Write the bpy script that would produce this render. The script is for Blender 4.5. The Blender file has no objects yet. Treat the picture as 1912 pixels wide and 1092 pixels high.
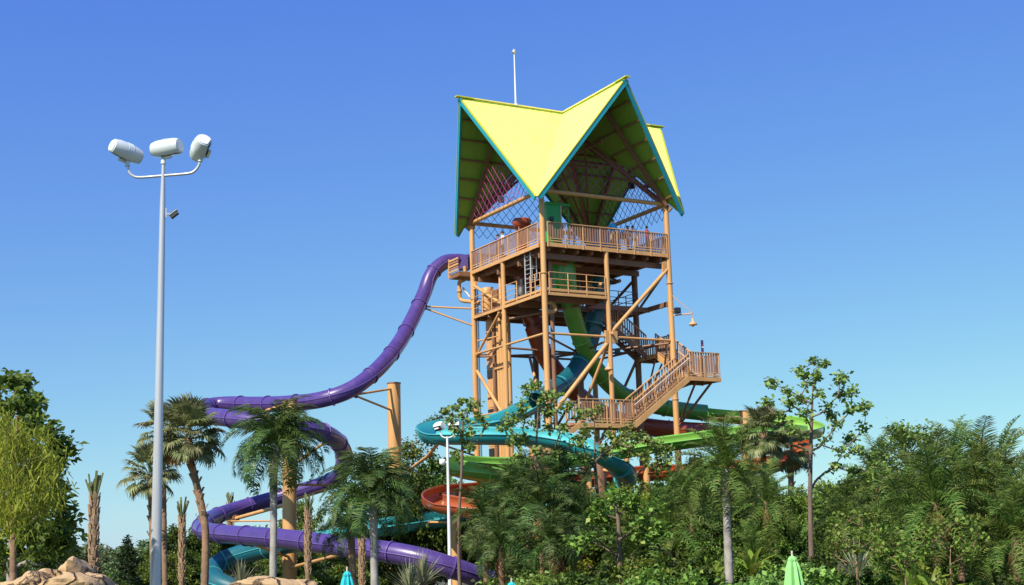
import bpy, math, random
import numpy as np
from mathutils import Vector, Matrix

random.seed(7)
rng = np.random.default_rng(11)
SC = bpy.context.scene
COL = SC.collection

# ------------------------------------------------------------------ camera
PITCH, ROLL, FPX = 0.18783, -0.02874, 2619.37
CAM = Vector((0, 0, 3.0))
FW = Vector((0, math.cos(PITCH), math.sin(PITCH)))
UP0 = Vector((0, -math.sin(PITCH), math.cos(PITCH)))
RI0 = Vector((1, 0, 0))
CR = math.cos(ROLL) * RI0 + math.sin(ROLL) * UP0
CU = -math.sin(ROLL) * RI0 + math.cos(ROLL) * UP0
cd = bpy.data.cameras.new('camera')
cd.sensor_width = 36.0
cd.lens = FPX / 1912 * 36.0
cd.clip_start = 0.2
cd.clip_end = 6000
cam = bpy.data.objects.new('camera', cd)
COL.objects.link(cam)
m = Matrix((CR, CU, -FW)).transposed().to_4x4()
m.translation = CAM
cam.matrix_world = m
SC.camera = cam

# ------------------------------------------------------------------ light
SUN_EL = math.radians(45)
EXPO = 0.4
SKY_EXPOSURE = 2 ** EXPO
SUN_H = Vector((-0.58, -0.81)).normalized()
SUN_DIR = Vector((SUN_H.x * math.cos(SUN_EL), SUN_H.y * math.cos(SUN_EL), math.sin(SUN_EL)))
w = bpy.data.worlds.new('World')
SC.world = w
w.use_nodes = True
nt = w.node_tree
for n in list(nt.nodes):
    nt.nodes.remove(n)
sky = nt.nodes.new('ShaderNodeTexSky')
sky.sky_type = 'NISHITA'
sky.sun_disc = False
sky.sun_elevation = SUN_EL
sky.sun_rotation = math.atan2(SUN_H.x, SUN_H.y)
sky.altitude = 0
sky.air_density = 1.0
sky.dust_density = 0.3
sky.ozone_density = 3.0
# colour response of the camera to the sky, one power curve per channel
STR = 0.10
sep = nt.nodes.new('ShaderNodeSeparateColor')
cmb = nt.nodes.new('ShaderNodeCombineColor')
nt.links.new(sky.outputs[0], sep.inputs[0])
for k, (a_, b_) in enumerate(((0.68, 1.0), (0.92, 0.97), (0.92, 0.24))):
    pw = nt.nodes.new('ShaderNodeMath'); pw.operation = 'POWER'
    pw.inputs[1].default_value = b_
    ml = nt.nodes.new('ShaderNodeMath'); ml.operation = 'MULTIPLY'
    ml.inputs[1].default_value = a_ * (0.12 ** b_) / STR / SKY_EXPOSURE
    nt.links.new(sep.outputs[k], pw.inputs[0])
    nt.links.new(pw.outputs[0], ml.inputs[0])
    nt.links.new(ml.outputs[0], cmb.inputs[k])
bg = nt.nodes.new('ShaderNodeBackground')
bg.inputs['Strength'].default_value = STR
wo = nt.nodes.new('ShaderNodeOutputWorld')
nt.links.new(cmb.outputs[0], bg.inputs['Color'])
nt.links.new(bg.outputs[0], wo.inputs['Surface'])
sl = bpy.data.lights.new('sun', 'SUN')
sl.energy = 5.0
sl.angle = math.radians(0.5)
sl.color = (1.0, 0.94, 0.84)
so = bpy.data.objects.new('sun', sl)
COL.objects.link(so)
so.rotation_euler = SUN_DIR.to_track_quat('Z', 'Y').to_euler()
so.location = (0, 0, 60)
SC.view_settings.view_transform = 'Standard'
SC.view_settings.look = 'None'
SC.view_settings.gamma = 1
SC.view_settings.exposure = EXPO
SC.view_settings.use_curve_mapping = False
SC.render.engine = 'CYCLES'

# ------------------------------------------------------------------ coordinates
def at(x, y, Y):
    """point of the place seen at pixel x, y of the 1912 px photograph, Y metres ahead"""
    v = FW * FPX + CR * (x - 956) + CU * (546 - y)
    return CAM + v * (Y / v.y)

YAW = 0.51
SIDE = 9.25
B0 = Vector((1.953, 83.0, 0))
ER = Vector((math.cos(YAW), math.sin(YAW), 0))
EL = Vector((-math.sin(YAW), math.cos(YAW), 0))
ZZ = Vector((0, 0, 1))
def T(u, v, z):
    return B0 + ER * u + EL * v + ZZ * z

# ------------------------------------------------------------------ materials
MATS = {}
def principled(name):
    mt = bpy.data.materials.new(name)
    mt.use_nodes = True
    return mt, mt.node_tree, mt.node_tree.nodes['Principled BSDF']

def paint(name, col, rough=0.5, var=0.12, scale=1.5, streak=True, metal=0.0, spec=0.5, coat=0.0, bump=0.0, dirt=(0.12, 0.09, 0.06), dirt_amt=0.25):
    mt, t, b = principled(name)
    geo = t.nodes.new('ShaderNodeNewGeometry')
    mp = t.nodes.new('ShaderNodeMapping')
    mp.inputs['Scale'].default_value = (scale * (3 if streak else 1), scale * (3 if streak else 1), scale * (0.35 if streak else 1))
    t.links.new(geo.outputs['Position'], mp.inputs['Vector'])
    nz = t.nodes.new('ShaderNodeTexNoise')
    nz.inputs['Scale'].default_value = 1.0
    nz.inputs['Detail'].default_value = 6
    nz.inputs['Roughness'].default_value = 0.65
    t.links.new(mp.outputs[0], nz.inputs['Vector'])
    rmp = t.nodes.new('ShaderNodeMapRange')
    rmp.inputs['From Min'].default_value = 0.3
    rmp.inputs['From Max'].default_value = 0.7
    rmp.inputs['To Min'].default_value = 1 - var
    rmp.inputs['To Max'].default_value = 1 + var
    t.links.new(nz.outputs['Fac'], rmp.inputs['Value'])
    mul = t.nodes.new('ShaderNodeVectorMath')
    mul.operation = 'SCALE'
    mul.inputs[0].default_value = col
    t.links.new(rmp.outputs[0], mul.inputs['Scale'])
    mix = t.nodes.new('ShaderNodeMix')
    mix.data_type = 'RGBA'
    nz2 = t.nodes.new('ShaderNodeTexNoise')
    nz2.inputs['Scale'].default_value = 0.7
    nz2.inputs['Detail'].default_value = 8
    t.links.new(mp.outputs[0], nz2.inputs['Vector'])
    r2 = t.nodes.new('ShaderNodeMapRange')
    r2.inputs['From Min'].default_value = 0.55
    r2.inputs['From Max'].default_value = 0.8
    r2.inputs['To Max'].default_value = dirt_amt
    t.links.new(nz2.outputs['Fac'], r2.inputs['Value'])
    t.links.new(r2.outputs[0], mix.inputs['Factor'])
    t.links.new(mul.outputs[0], mix.inputs['A'])
    mix.inputs['B'].default_value = (*dirt, 1)
    t.links.new(mix.outputs['Result'], b.inputs['Base Color'])
    b.inputs['Roughness'].default_value = rough
    b.inputs['Metallic'].default_value = metal
    b.inputs['Specular IOR Level'].default_value = spec
    b.inputs['Coat Weight'].default_value = coat
    b.inputs['Coat Roughness'].default_value = 0.12
    if bump:
        bp = t.nodes.new('ShaderNodeBump')
        bp.inputs['Strength'].default_value = bump
        bp.inputs['Distance'].default_value = 0.02
        n3 = t.nodes.new('ShaderNodeTexNoise')
        n3.inputs['Scale'].default_value = 9
        n3.inputs['Detail'].default_value = 8
        t.links.new(geo.outputs['Position'], n3.inputs['Vector'])
        t.links.new(n3.outputs['Fac'], bp.inputs['Height'])
        t.links.new(bp.outputs[0], b.inputs['Normal'])
    MATS[name] = mt
    return mt

def leafmat(name, c1, c2, c3=None, transl=0.24, rough=0.55, spec=0.2):
    """leaf colours vary from leaf to leaf (mesh island) and from plant to plant"""
    mt, t, b = principled(name)
    geo = t.nodes.new('ShaderNodeNewGeometry')
    oi = t.nodes.new('ShaderNodeObjectInfo')
    cr = t.nodes.new('ShaderNodeValToRGB')
    cr.color_ramp.elements[0].color = (*c1, 1)
    cr.color_ramp.elements[1].color = (*c2, 1)
    if c3:
        e = cr.color_ramp.elements.new(0.93)
        e.color = (*c2, 1)
        cr.color_ramp.elements[-1].color = (*c3, 1)
    t.links.new(geo.outputs['Random Per Island'], cr.inputs['Fac'])
    h = t.nodes.new('ShaderNodeHueSaturation')
    mr = t.nodes.new('ShaderNodeMapRange')
    mr.inputs['To Min'].default_value = 0.462
    mr.inputs['To Max'].default_value = 0.508
    t.links.new(oi.outputs['Random'], mr.inputs['Value'])
    t.links.new(mr.outputs[0], h.inputs['Hue'])
    mr2 = t.nodes.new('ShaderNodeMapRange')
    mr2.inputs['To Min'].default_value = 0.8
    mr2.inputs['To Max'].default_value = 1.2
    t.links.new(oi.outputs['Random'], mr2.inputs['Value'])
    t.links.new(mr2.outputs[0], h.inputs['Value'])
    t.links.new(cr.outputs['Color'], h.inputs['Color'])
    t.links.new(h.outputs[0], b.inputs['Base Color'])
    b.inputs['Roughness'].default_value = rough
    b.inputs['Specular IOR Level'].default_value = spec
    tr = t.nodes.new('ShaderNodeBsdfTranslucent')
    hh = t.nodes.new('ShaderNodeHueSaturation')
    hh.inputs['Value'].default_value = 1.5
    hh.inputs['Hue'].default_value = 0.48
    t.links.new(h.outputs[0], hh.inputs['Color'])
    t.links.new(hh.outputs[0], tr.inputs['Color'])
    ms = t.nodes.new('ShaderNodeMixShader')
    ms.inputs[0].default_value = transl
    out = t.nodes['Material Output']
    t.links.new(b.outputs[0], ms.inputs[1])
    t.links.new(tr.outputs[0], ms.inputs[2])
    t.links.new(ms.outputs[0], out.inputs['Surface'])
    MATS[name] = mt
    return mt

paint('tan', (0.61, 0.325, 0.115), 0.45, 0.12, 0.6, dirt=(0.36, 0.16, 0.06), dirt_amt=0.5)
paint('tan_rail', (0.62, 0.335, 0.135), 0.5, 0.12, 1.2)
paint('slat', (0.34, 0.175, 0.10), 0.6, 0.22, 3.0)
paint('brown_steel', (0.24, 0.115, 0.06), 0.5, 0.12, 1.0)
paint('handrail', (0.62, 0.52, 0.42), 0.3, 0.05, 1.0)
paint('roof_yellow', (0.91, 0.81, 0.19), 0.5, 0.07, 0.5, dirt=(0.6, 0.5, 0.12), dirt_amt=0.35)
paint('roof_under', (0.22, 0.42, 0.045), 0.6, 0.1, 0.5, streak=False)
paint('roof_cap', (0.5, 0.52, 0.03), 0.5, 0.06, 0.5, streak=False)
paint('teal_trim', (0.015, 0.33, 0.40), 0.4, 0.06, 0.8, streak=False)
paint('purple', (0.078, 0.042, 0.185), 0.36, 0.18, 0.8, coat=0.35, dirt=(0.16, 0.1, 0.25), dirt_amt=0.5)
paint('purple_flange', (0.12, 0.07, 0.26), 0.35, 0.10, 1.0)
paint('teal_tube_shaded', (0.008, 0.11, 0.14), 0.4, 0.08, 0.8, coat=0.2)  # teal with shade mixed into the colour, for the closed runs
paint('teal_inner_lit', (0.14, 0.56, 0.56), 0.35, 0.06, 0.8)  # paler copy of teal; light on the flume's inside is painted in
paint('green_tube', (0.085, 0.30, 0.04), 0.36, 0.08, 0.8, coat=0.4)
paint('green_inner_lit', (0.28, 0.50, 0.10), 0.35, 0.06, 0.8)  # paler copy of green, the lit inside wall put into the colour
paint('orange_inner', (0.42, 0.10, 0.03), 0.35, 0.1, 0.8)
paint('net_shaded', (0.05, 0.02, 0.12), 0.5, 0.05, 1.0)  # same rods as net_pink; back faces get their shade from this colour
paint('teal', (0.012, 0.22, 0.24), 0.34, 0.08, 0.8, coat=0.3, dirt=(0.1, 0.3, 0.3))  # outer shell coloured darker, for the shade on its downward side
paint('teal_flange', (0.06, 0.36, 0.38), 0.35, 0.08, 1.0)
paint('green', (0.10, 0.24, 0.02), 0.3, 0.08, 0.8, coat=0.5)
paint('green_dark', (0.02, 0.36, 0.035), 0.35, 0.08, 0.8, coat=0.3)
paint('green_flange', (0.2, 0.48, 0.08), 0.4, 0.08, 1.0)
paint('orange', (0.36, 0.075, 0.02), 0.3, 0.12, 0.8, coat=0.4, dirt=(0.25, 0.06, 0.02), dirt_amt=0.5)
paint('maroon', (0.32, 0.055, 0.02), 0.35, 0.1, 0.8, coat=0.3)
paint('blue_box', (0.02, 0.15, 0.36), 0.4, 0.06, 1.0)
paint('net_pink', (0.30, 0.05, 0.18), 0.5, 0.05, 1.0)
paint('galv', (0.56, 0.56, 0.56), 0.3, 0.06, 1.2, metal=0.35, dirt_amt=0.1)
paint('white_metal', (0.58, 0.64, 0.63), 0.4, 0.05, 1.0, dirt_amt=0.1)
paint('cap_white', (0.78, 0.79, 0.74), 0.35, 0.04, 1.0, dirt_amt=0.08)
paint('dark', (0.02, 0.02, 0.022), 0.5, 0.1, 1.0)
paint('dark_glass', (0.03, 0.035, 0.04), 0.12, 0.1, 1.0)
paint('skin', (0.45, 0.24, 0.15), 0.55, 0.04, 2, streak=False, dirt_amt=0)
paint('hair', (0.025, 0.017, 0.012), 0.6, 0.2, 6, dirt_amt=0)
for nm, c in dict(shirt_blue=(0.03, 0.42, 0.7), shirt_white=(0.75, 0.76, 0.78), shirt_navy=(0.05, 0.05, 0.4), shirt_black=(0.02, 0.02, 0.03), swim_red=(0.4, 0.03, 0.12), shorts_khaki=(0.45, 0.35, 0.24), shorts_dark=(0.03, 0.03, 0.05)).items():
    paint(nm, c, 0.85, 0.12, 5, dirt_amt=0)
paint('umbrella_teal', (0.02, 0.48, 0.5), 0.8, 0.08, 4, dirt_amt=0.05)
paint('umbrella_green', (0.28, 0.62, 0.2), 0.8, 0.08, 4, dirt_amt=0.05)
paint('rock', (0.47, 0.31, 0.15), 0.9, 0.35, 2.6, streak=False, bump=0.8, dirt=(0.2, 0.13, 0.08), dirt_amt=0.7)
_t = MATS['rock'].node_tree
_vo = _t.nodes.new('ShaderNodeTexVoronoi'); _vo.feature = 'DISTANCE_TO_EDGE'; _vo.inputs['Scale'].default_value = 1.7
_g = _t.nodes.new('ShaderNodeNewGeometry'); _nz = _t.nodes.new('ShaderNodeTexNoise'); _nz.inputs['Scale'].default_value = 1.5; _nz.inputs['Detail'].default_value = 5
_ad = _t.nodes.new('ShaderNodeVectorMath'); _ad.operation = 'ADD'
_t.links.new(_g.outputs['Position'], _nz.inputs['Vector']); _t.links.new(_g.outputs['Position'], _ad.inputs[0]); _t.links.new(_nz.outputs['Color'], _ad.inputs[1]); _t.links.new(_ad.outputs[0], _vo.inputs['Vector'])
_mr = _t.nodes.new('ShaderNodeMapRange'); _mr.inputs['From Max'].default_value = 0.07
_t.links.new(_vo.outputs['Distance'], _mr.inputs['Value'])
_bp = _t.nodes.new('ShaderNodeBump'); _bp.inputs['Strength'].default_value = 1.0; _bp.inputs['Distance'].default_value = 0.06
_t.links.new(_mr.outputs[0], _bp.inputs['Height'])
_ob = [n for n in _t.nodes if n.type == 'BUMP' and n != _bp][0]
_t.links.new(_bp.outputs[0], _ob.inputs['Normal'])
_b = _t.nodes['Principled BSDF']; _src = _b.inputs['Base Color'].links[0].from_socket
_mx = _t.nodes.new('ShaderNodeMix'); _mx.data_type = 'RGBA'; _mx.inputs['A'].default_value = (0.12, 0.07, 0.035, 1)
_t.links.new(_mr.outputs[0], _mx.inputs['Factor']); _t.links.new(_src, _mx.inputs['B']); _t.links.new(_mx.outputs['Result'], _b.inputs['Base Color'])
paint('bark_grey', (0.34, 0.31, 0.27), 0.9, 0.3, 2.5, streak=False, bump=0.7, dirt=(0.1, 0.08, 0.06), dirt_amt=0.6)
paint('bark_brown', (0.27, 0.16, 0.09), 0.9, 0.3, 2.5, streak=False, bump=0.8, dirt=(0.07, 0.045, 0.03), dirt_amt=0.7)
paint('bark_tree', (0.16, 0.11, 0.08), 0.9, 0.3, 3, bump=0.6, dirt_amt=0.5)
paint('boot', (0.38, 0.25, 0.14), 0.9, 0.35, 6, streak=False, dirt=(0.1, 0.06, 0.03), dirt_amt=0.6)
paint('ground', (0.09, 0.09, 0.045), 0.95, 0.4, 0.3, streak=False, bump=0.5)
paint('white_wall', (0.74, 0.72, 0.72), 0.8, 0.04, 0.5)
leafmat('leaf_dark', (0.022, 0.055, 0.010), (0.085, 0.165, 0.025), (0.2, 0.23, 0.05))
leafmat('leaf_mid', (0.045, 0.10, 0.014), (0.18, 0.30, 0.045), (0.32, 0.34, 0.09))
leafmat('leaf_yellow', (0.13, 0.22, 0.02), (0.32, 0.44, 0.05), (0.36, 0.34, 0.09), transl=0.35)
leafmat('leaf_round', (0.09, 0.18, 0.035), (0.25, 0.40, 0.09), (0.32, 0.38, 0.13))
leafmat('leaf_big', (0.045, 0.11, 0.016), (0.13, 0.24, 0.04), (0.2, 0.27, 0.06), transl=0.4)
leafmat('leaf_conifer', (0.014, 0.032, 0.013), (0.038, 0.072, 0.020))
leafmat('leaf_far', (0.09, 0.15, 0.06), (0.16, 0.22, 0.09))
leafmat('palm_queen', (0.025, 0.065, 0.016), (0.10, 0.18, 0.04), (0.24, 0.24, 0.08))
leafmat('palm_date', (0.035, 0.085, 0.016), (0.15, 0.25, 0.045), (0.36, 0.33, 0.11))
leafmat('palm_fan', (0.11, 0.14, 0.05), (0.26, 0.29, 0.12), (0.38, 0.32, 0.16))
leafmat('palm_dead', (0.315, 0.160, 0.062), (0.500, 0.348, 0.150), transl=0.2)
leafmat('banana', (0.140, 0.275, 0.025), (0.280, 0.406, 0.062), transl=0.5, rough=0.35)
leafmat('spiky', (0.210, 0.246, 0.125), (0.420, 0.435, 0.225))

# ------------------------------------------------------------------ mesh helpers
def tag(o, label=None, cat=None, group=None, kind=None):
    if label: o['label'] = label
    if cat: o['category'] = cat
    if group: o['group'] = group
    if kind: o['kind'] = kind
    return o

def thing(name, label, cat, loc, group=None, kind=None):
    e = bpy.data.objects.new(name, None)
    e.empty_display_size = 0.3
    COL.objects.link(e)
    e.location = loc
    return tag(e, label, cat, group, kind)

def wloc(o):
    v = Vector((0, 0, 0))
    while o is not None:
        v = v + o.location
        o = o.parent
    return v

def frame(d, up=ZZ):
    d = d.normalized()
    if abs(d.dot(up)) > 0.985:
        up = Vector((0, 1, 0))
    s = d.cross(up).normalized()
    return d, s, s.cross(d).normalized()

class MB:
    def __init__(s):
        s.v = []; s.f = []
    def add(s, vs, fs):
        o = len(s.v)
        s.v += [tuple(p) for p in vs]
        s.f += [tuple(i + o for i in f) for f in fs]
        return s
    def tube(s, pts, rad, n=10, cap=True):
        pts = [Vector(p) for p in pts]
        k = len(pts)
        if not hasattr(rad, '__len__'): rad = [rad] * k
        vs = []; fs = []
        d0 = (pts[1] - pts[0])
        _, S, Uv = frame(d0)
        for i, p in enumerate(pts):
            d = (pts[min(i + 1, k - 1)] - pts[max(i - 1, 0)]).normalized()
            S = (S - d * S.dot(d)).normalized()
            Uv = S.cross(d)
            for j in range(n):
                a = 2 * math.pi * j / n
                vs.append(p + (S * math.cos(a) + Uv * math.sin(a)) * rad[i])
        for i in range(k - 1):
            for j in range(n):
                a = i * n + j; b = i * n + (j + 1) % n
                fs.append((a, b, b + n, a + n))
        if cap:
            # cap rims are doubled so that smooth shading stays on the side only
            o = len(vs)
            vs += vs[:n] + vs[(k - 1) * n:k * n]
            fs.append(tuple(o + j for j in range(n)))
            fs.append(tuple(o + n + j for j in reversed(range(n))))
        return s.add(vs, fs)
    def bar(s, p0, p1, wd, ht, up=ZZ):
        p0 = Vector(p0); p1 = Vector(p1)
        d, sd, uv = frame(p1 - p0, up)
        vs = []
        for p in (p0, p1):
            for a, b in ((-1, -1), (1, -1), (1, 1), (-1, 1)):
                vs.append(p + sd * (a * wd / 2) + uv * (b * ht / 2))
        return s.add(vs, [(0, 3, 2, 1), (4, 5, 6, 7), (0, 1, 5, 4), (1, 2, 6, 5), (2, 3, 7, 6), (3, 0, 4, 7)])
    def slab(s, poly, z0, z1):
        n = len(poly)
        vs = [Vector((p[0], p[1], z0)) for p in poly] + [Vector((p[0], p[1], z1)) for p in poly]
        fs = [tuple(reversed(range(n))), tuple(range(n, 2 * n))]
        for i in range(n):
            j = (i + 1) % n
            fs.append((i, j, j + n, i + n))
        return s.add(vs, fs)
    def lathe(s, prof, org, axis=ZZ, n=16):
        d, S, Uv = frame(axis)
        vs = []; fs = []
        org = Vector(org)
        for (r, h) in prof:
            for j in range(n):
                a = 2 * math.pi * j / n
                vs.append(org + d * h + (S * math.cos(a) + Uv * math.sin(a)) * r)
        for i in range(len(prof) - 1):
            for j in range(n):
                a = i * n + j; b = i * n + (j + 1) % n
                fs.append((a, a + n, b + n, b))
        return s.add(vs, fs)
    def mesh(s, name, mat=None, smooth=False, org=None):
        me = bpy.data.meshes.new(name)
        vs = s.v if org is None else [(a - org[0], b - org[1], c - org[2]) for a, b, c in s.v]
        me.from_pydata(vs, [], s.f)
        if mat: me.materials.append(MATS[mat] if isinstance(mat, str) else mat)
        if smooth:
            try:
                me.shade_smooth()
            except Exception:
                for p in me.polygons: p.use_smooth = True
        me.update()
        return me
    def build(s, name, mat, parent=None, smooth=False, **kw):
        """geometry is given in world coordinates; the object sits at the parent's base"""
        org = wloc(parent) if parent else (0, 0, 0)
        o = bpy.data.objects.new(name, s.mesh(name, mat, smooth, org))
        COL.objects.link(o)
        if parent: o.parent = parent
        return tag(o, **kw)

def smooth_by_angle(me, ang=40):
    try:
        me.set_sharp_from_angle(angle=math.radians(ang))
    except Exception:
        pass

def inst(name, me, parent, loc, rot=None, scale=None, **kw):
    """an object that shares mesh data; loc is in the parent's frame"""
    o = bpy.data.objects.new(name, me)
    COL.objects.link(o)
    if parent: o.parent = parent
    o.location = loc
    if rot is not None:
        o.rotation_euler = rot
    if scale is not None:
        o.scale = (scale, scale, scale) if not hasattr(scale, '__len__') else scale
    return tag(o, **kw)

def copy_tree(o, parent=None):
    c = o.copy()
    COL.objects.link(c)
    c.parent = parent
    for ch in list(o.children):
        copy_tree(ch, c)
    return c

def np_mesh(name, V, F, mat):
    """V (n,3), F (m,4) quads"""
    me = bpy.data.meshes.new(name)
    V = np.asarray(V, np.float32); F = np.asarray(F, np.int32)
    me.vertices.add(len(V)); me.vertices.foreach_set('co', V.ravel())
    me.loops.add(F.size); me.loops.foreach_set('vertex_index', F.ravel())
    me.polygons.add(len(F))
    me.polygons.foreach_set('loop_start', np.arange(0, F.size, F.shape[1], dtype=np.int32))
    me.materials.append(MATS[mat])
    me.update(calc_edges=True)
    return me

def catmull(pts, per=8):
    P = [Vector(p) for p in pts]
    P = [P[0] * 2 - P[1]] + P + [P[-1] * 2 - P[-2]]
    out = []
    for i in range(1, len(P) - 2):
        a, b, c, d = P[i - 1], P[i], P[i + 1], P[i + 2]
        for k in range(per):
            t = k / per
            out.append(0.5 * ((2 * b) + (c - a) * t + (2 * a - 5 * b + 4 * c - d) * t * t + (3 * b - a - 3 * c + d) * t ** 3))
    out.append(P[-2])
    return out

def resample(pts, step):
    out = [pts[0]]
    acc = 0
    for a, b in zip(pts, pts[1:]):
        L = (b - a).length
        if L < 1e-6: continue
        pos = step - acc
        while pos <= L:
            out.append(a.lerp(b, pos / L))
            pos += step
        acc = (acc + L) % step
    return out

# ================================================================== ground
g = MB().add([(-3000, -300, 0), (3000, -300, 0), (3000, 4000, 0), (-3000, 4000, 0)], [(0, 1, 2, 3)])
g.build('ground', 'ground', kind='structure')

# ================================================================== slide tower
ZB = 25.09      # ring beam
ZD = 21.85      # top deck floor
ZM = 18.90      # middle deck floor
ZN = 16.25      # brace ring
HALF = SIDE / 2
tower = thing('slide_tower', 'tall tan steel tower with two decks under a yellow star-shaped gable roof', 'tower', T(HALF, HALF, 0))

corners = {'A': (0, SIDE), 'B': (0, 0), 'C': (SIDE, 0), 'D': (SIDE, SIDE)}
mids = {'AB': (0, 5.08), 'BC': (4.54, 0), 'CD': (SIDE + 0.25, 4.3), 'DA': (4.6, SIDE)}
for k, (u, v) in corners.items():
    m_ = MB().tube([T(u, v, 0), T(u, v, 24.85)], [0.21, 0.165], 16)
    c = m_.build('column', 'tan', tower, True)
    for z in (12.5, 19.9):
        MB().tube([T(u, v, z), T(u, v, z + 0.05)], 0.23, 16).build('splice_ring', 'tan', c)
for k, (u, v) in mids.items():
    MB().tube([T(u, v, 0), T(u, v, 22.0 if k in ('AB', 'BC') else 21.4)], 0.15 if k in ('AB', 'BC') else 0.2, 14).build('column', 'tan' if k in ('AB', 'BC') else 'brown_steel', tower, True)
MB().tube([T(5.2, 4.6, 0), T(5.2, 4.6, 21.3)], 0.2, 14).build('column', 'brown_steel', tower, True)

# ring beam under the roof
cs = ['A', 'B', 'C', 'D']
for i in range(4):
    a = corners[cs[i]]; b = corners[cs[(i + 1) % 4]]
    pa = T(*a, ZB); pb = T(*b, ZB); d = (pb - pa).normalized()
    MB().tube([pa + d * 0.1, pb - d * 0.1], 0.135, 12).build('ring_beam', 'tan', tower, True)
    MB().bar(pa - d * 0.12 - ZZ * 0.23, pa + d * 0.12 - ZZ * 0.23, 0.42, 0.34).build('gusset', 'tan', tower)

# brace ring and diagonals
def brace(p0, p1, r=0.085, mat='tan', nm='brace'):
    d = (p1 - p0).normalized()
    return MB().tube([p0 + d * 0.2, p1 - d * 0.2], r, 10).build(nm, mat, tower, True)
ring = ['A', 'AB', 'B', 'BC', 'C', 'CD', 'D', 'DA']
allp = dict(corners); allp.update(mids)
for i in range(8):
    a = allp[ring[i]]; b = allp[ring[(i + 1) % 8]]
    brace(T(*a, ZN), T(*b, ZN), 0.075, 'tan' if i < 4 else 'brown_steel')
    if i >= 4: brace(T(*a, 9.5), T(*b, 9.5), 0.075, 'brown_steel')
ctr = (5.2, 4.6)
for k in ring:
    brace(T(*allp[k], ZN - 0.15), T(*ctr, ZN - 0.35), 0.07, 'brown_steel')
MB().tube([T(*ctr, ZN - 0.6), T(*ctr, ZN - 0.1)], 0.42, 12).build('node_collar', 'brown_steel', tower)
brace(T(*corners['C'], 20.95), T(*mids['BC'], ZN + 0.15), 0.12)
brace(T(*mids['BC'], ZN - 0.2), T(0.1, 0, 11.2), 0.13)
brace(T(*mids['BC'], ZN - 0.2), T(4.0, 2.6, 12.0), 0.1)
brace(T(*corners['A'], 20.9), T(0, 5.3, 18.9), 0.1)
brace(T(0, 5.5, 18.6), T(0, 9.1, ZN - 0.2), 0.08)
brace(T(0, 9.1, ZN - 1.0), T(0, 5.2, 11.6), 0.11)
brace(T(0.1, 0, 9.8), T(4.0, 9.0, 16.2), 0.1)
brace(T(*mids['CD'], 15.8), T(7.2, 6.0, 10), 0.1, 'brown_steel')
brace(T(*mids['CD'], 21.0), T(*corners['D'], 18.7), 0.1, 'brown_steel')
brace(T(*corners['C'], 21.0), T(*mids['CD'], 18.7), 0.08, 'brown_steel')
brace(T(*corners['D'], ZN), T(*mids['DA'], 9.5), 0.09, 'brown_steel')
# gusset node on the front middle column
gn = MB().bar(T(4.2, -0.02, ZN), T(5.05, -0.02, ZN), 0.2, 0.75)
gn.build('gusset', 'tan', tower)
MB().bar(T(8.75, 0, 20.95), T(9.1, 0, 20.95), 0.12, 0.7).build('gusset', 'tan', tower)
MB().bar(T(0, 8.75, 20.8), T(0, 9.1, 20.8), 0.12, 0.5).build('gusset', 'tan', tower)

# --- top deck
P = lambda u, v: tuple(T(u, v, 0))[:2]
MB().slab([P(-0.05, -0.05), P(SIDE + 0.05, -0.05), P(SIDE + 0.05, SIDE + 0.05), P(-0.05, SIDE + 0.05)], ZD - 0.08, ZD).build('deck_floor', 'brown_steel', tower)
def fascia(p0, p1, z0, z1, nm='fascia', mat='tan', th=0.08):
    q0 = Vector((p0.x, p0.y, (z0 + z1) / 2)); q1 = Vector((p1.x, p1.y, (z0 + z1) / 2))
    return MB().bar(q0, q1, th, z1 - z0).build(nm, mat, tower)
o_ = 0.12
fascia(T(0.25, -o_, 0), T(SIDE - 0.1, -o_, 0), 21.58, 21.82)
fascia(T(-o_, 0.25, 0), T(-o_, SIDE - 0.1, 0), 21.58, 21.82)
fascia(T(SIDE + o_, 0, 0), T(SIDE + o_, SIDE, 0), 21.5, 21.82)
fascia(T(0, SIDE + o_, 0), T(SIDE, SIDE + o_, 0), 21.5, 21.82)
for k in range(9):
    q = 0.5 + k * (SIDE - 1.0) / 8
    MB().bar(T(q, 0.1, 21.55), T(q, SIDE - 0.1, 21.55), 0.14, 0.4).build('joist', 'brown_steel', tower)
for q in (0.7, 3.3, 6.0, 8.6):
    MB().bar(T(0.1, q, 21.17), T(SIDE - 0.1, q, 21.17), 0.2, 0.34).build('girder', 'brown_steel', tower)

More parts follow.
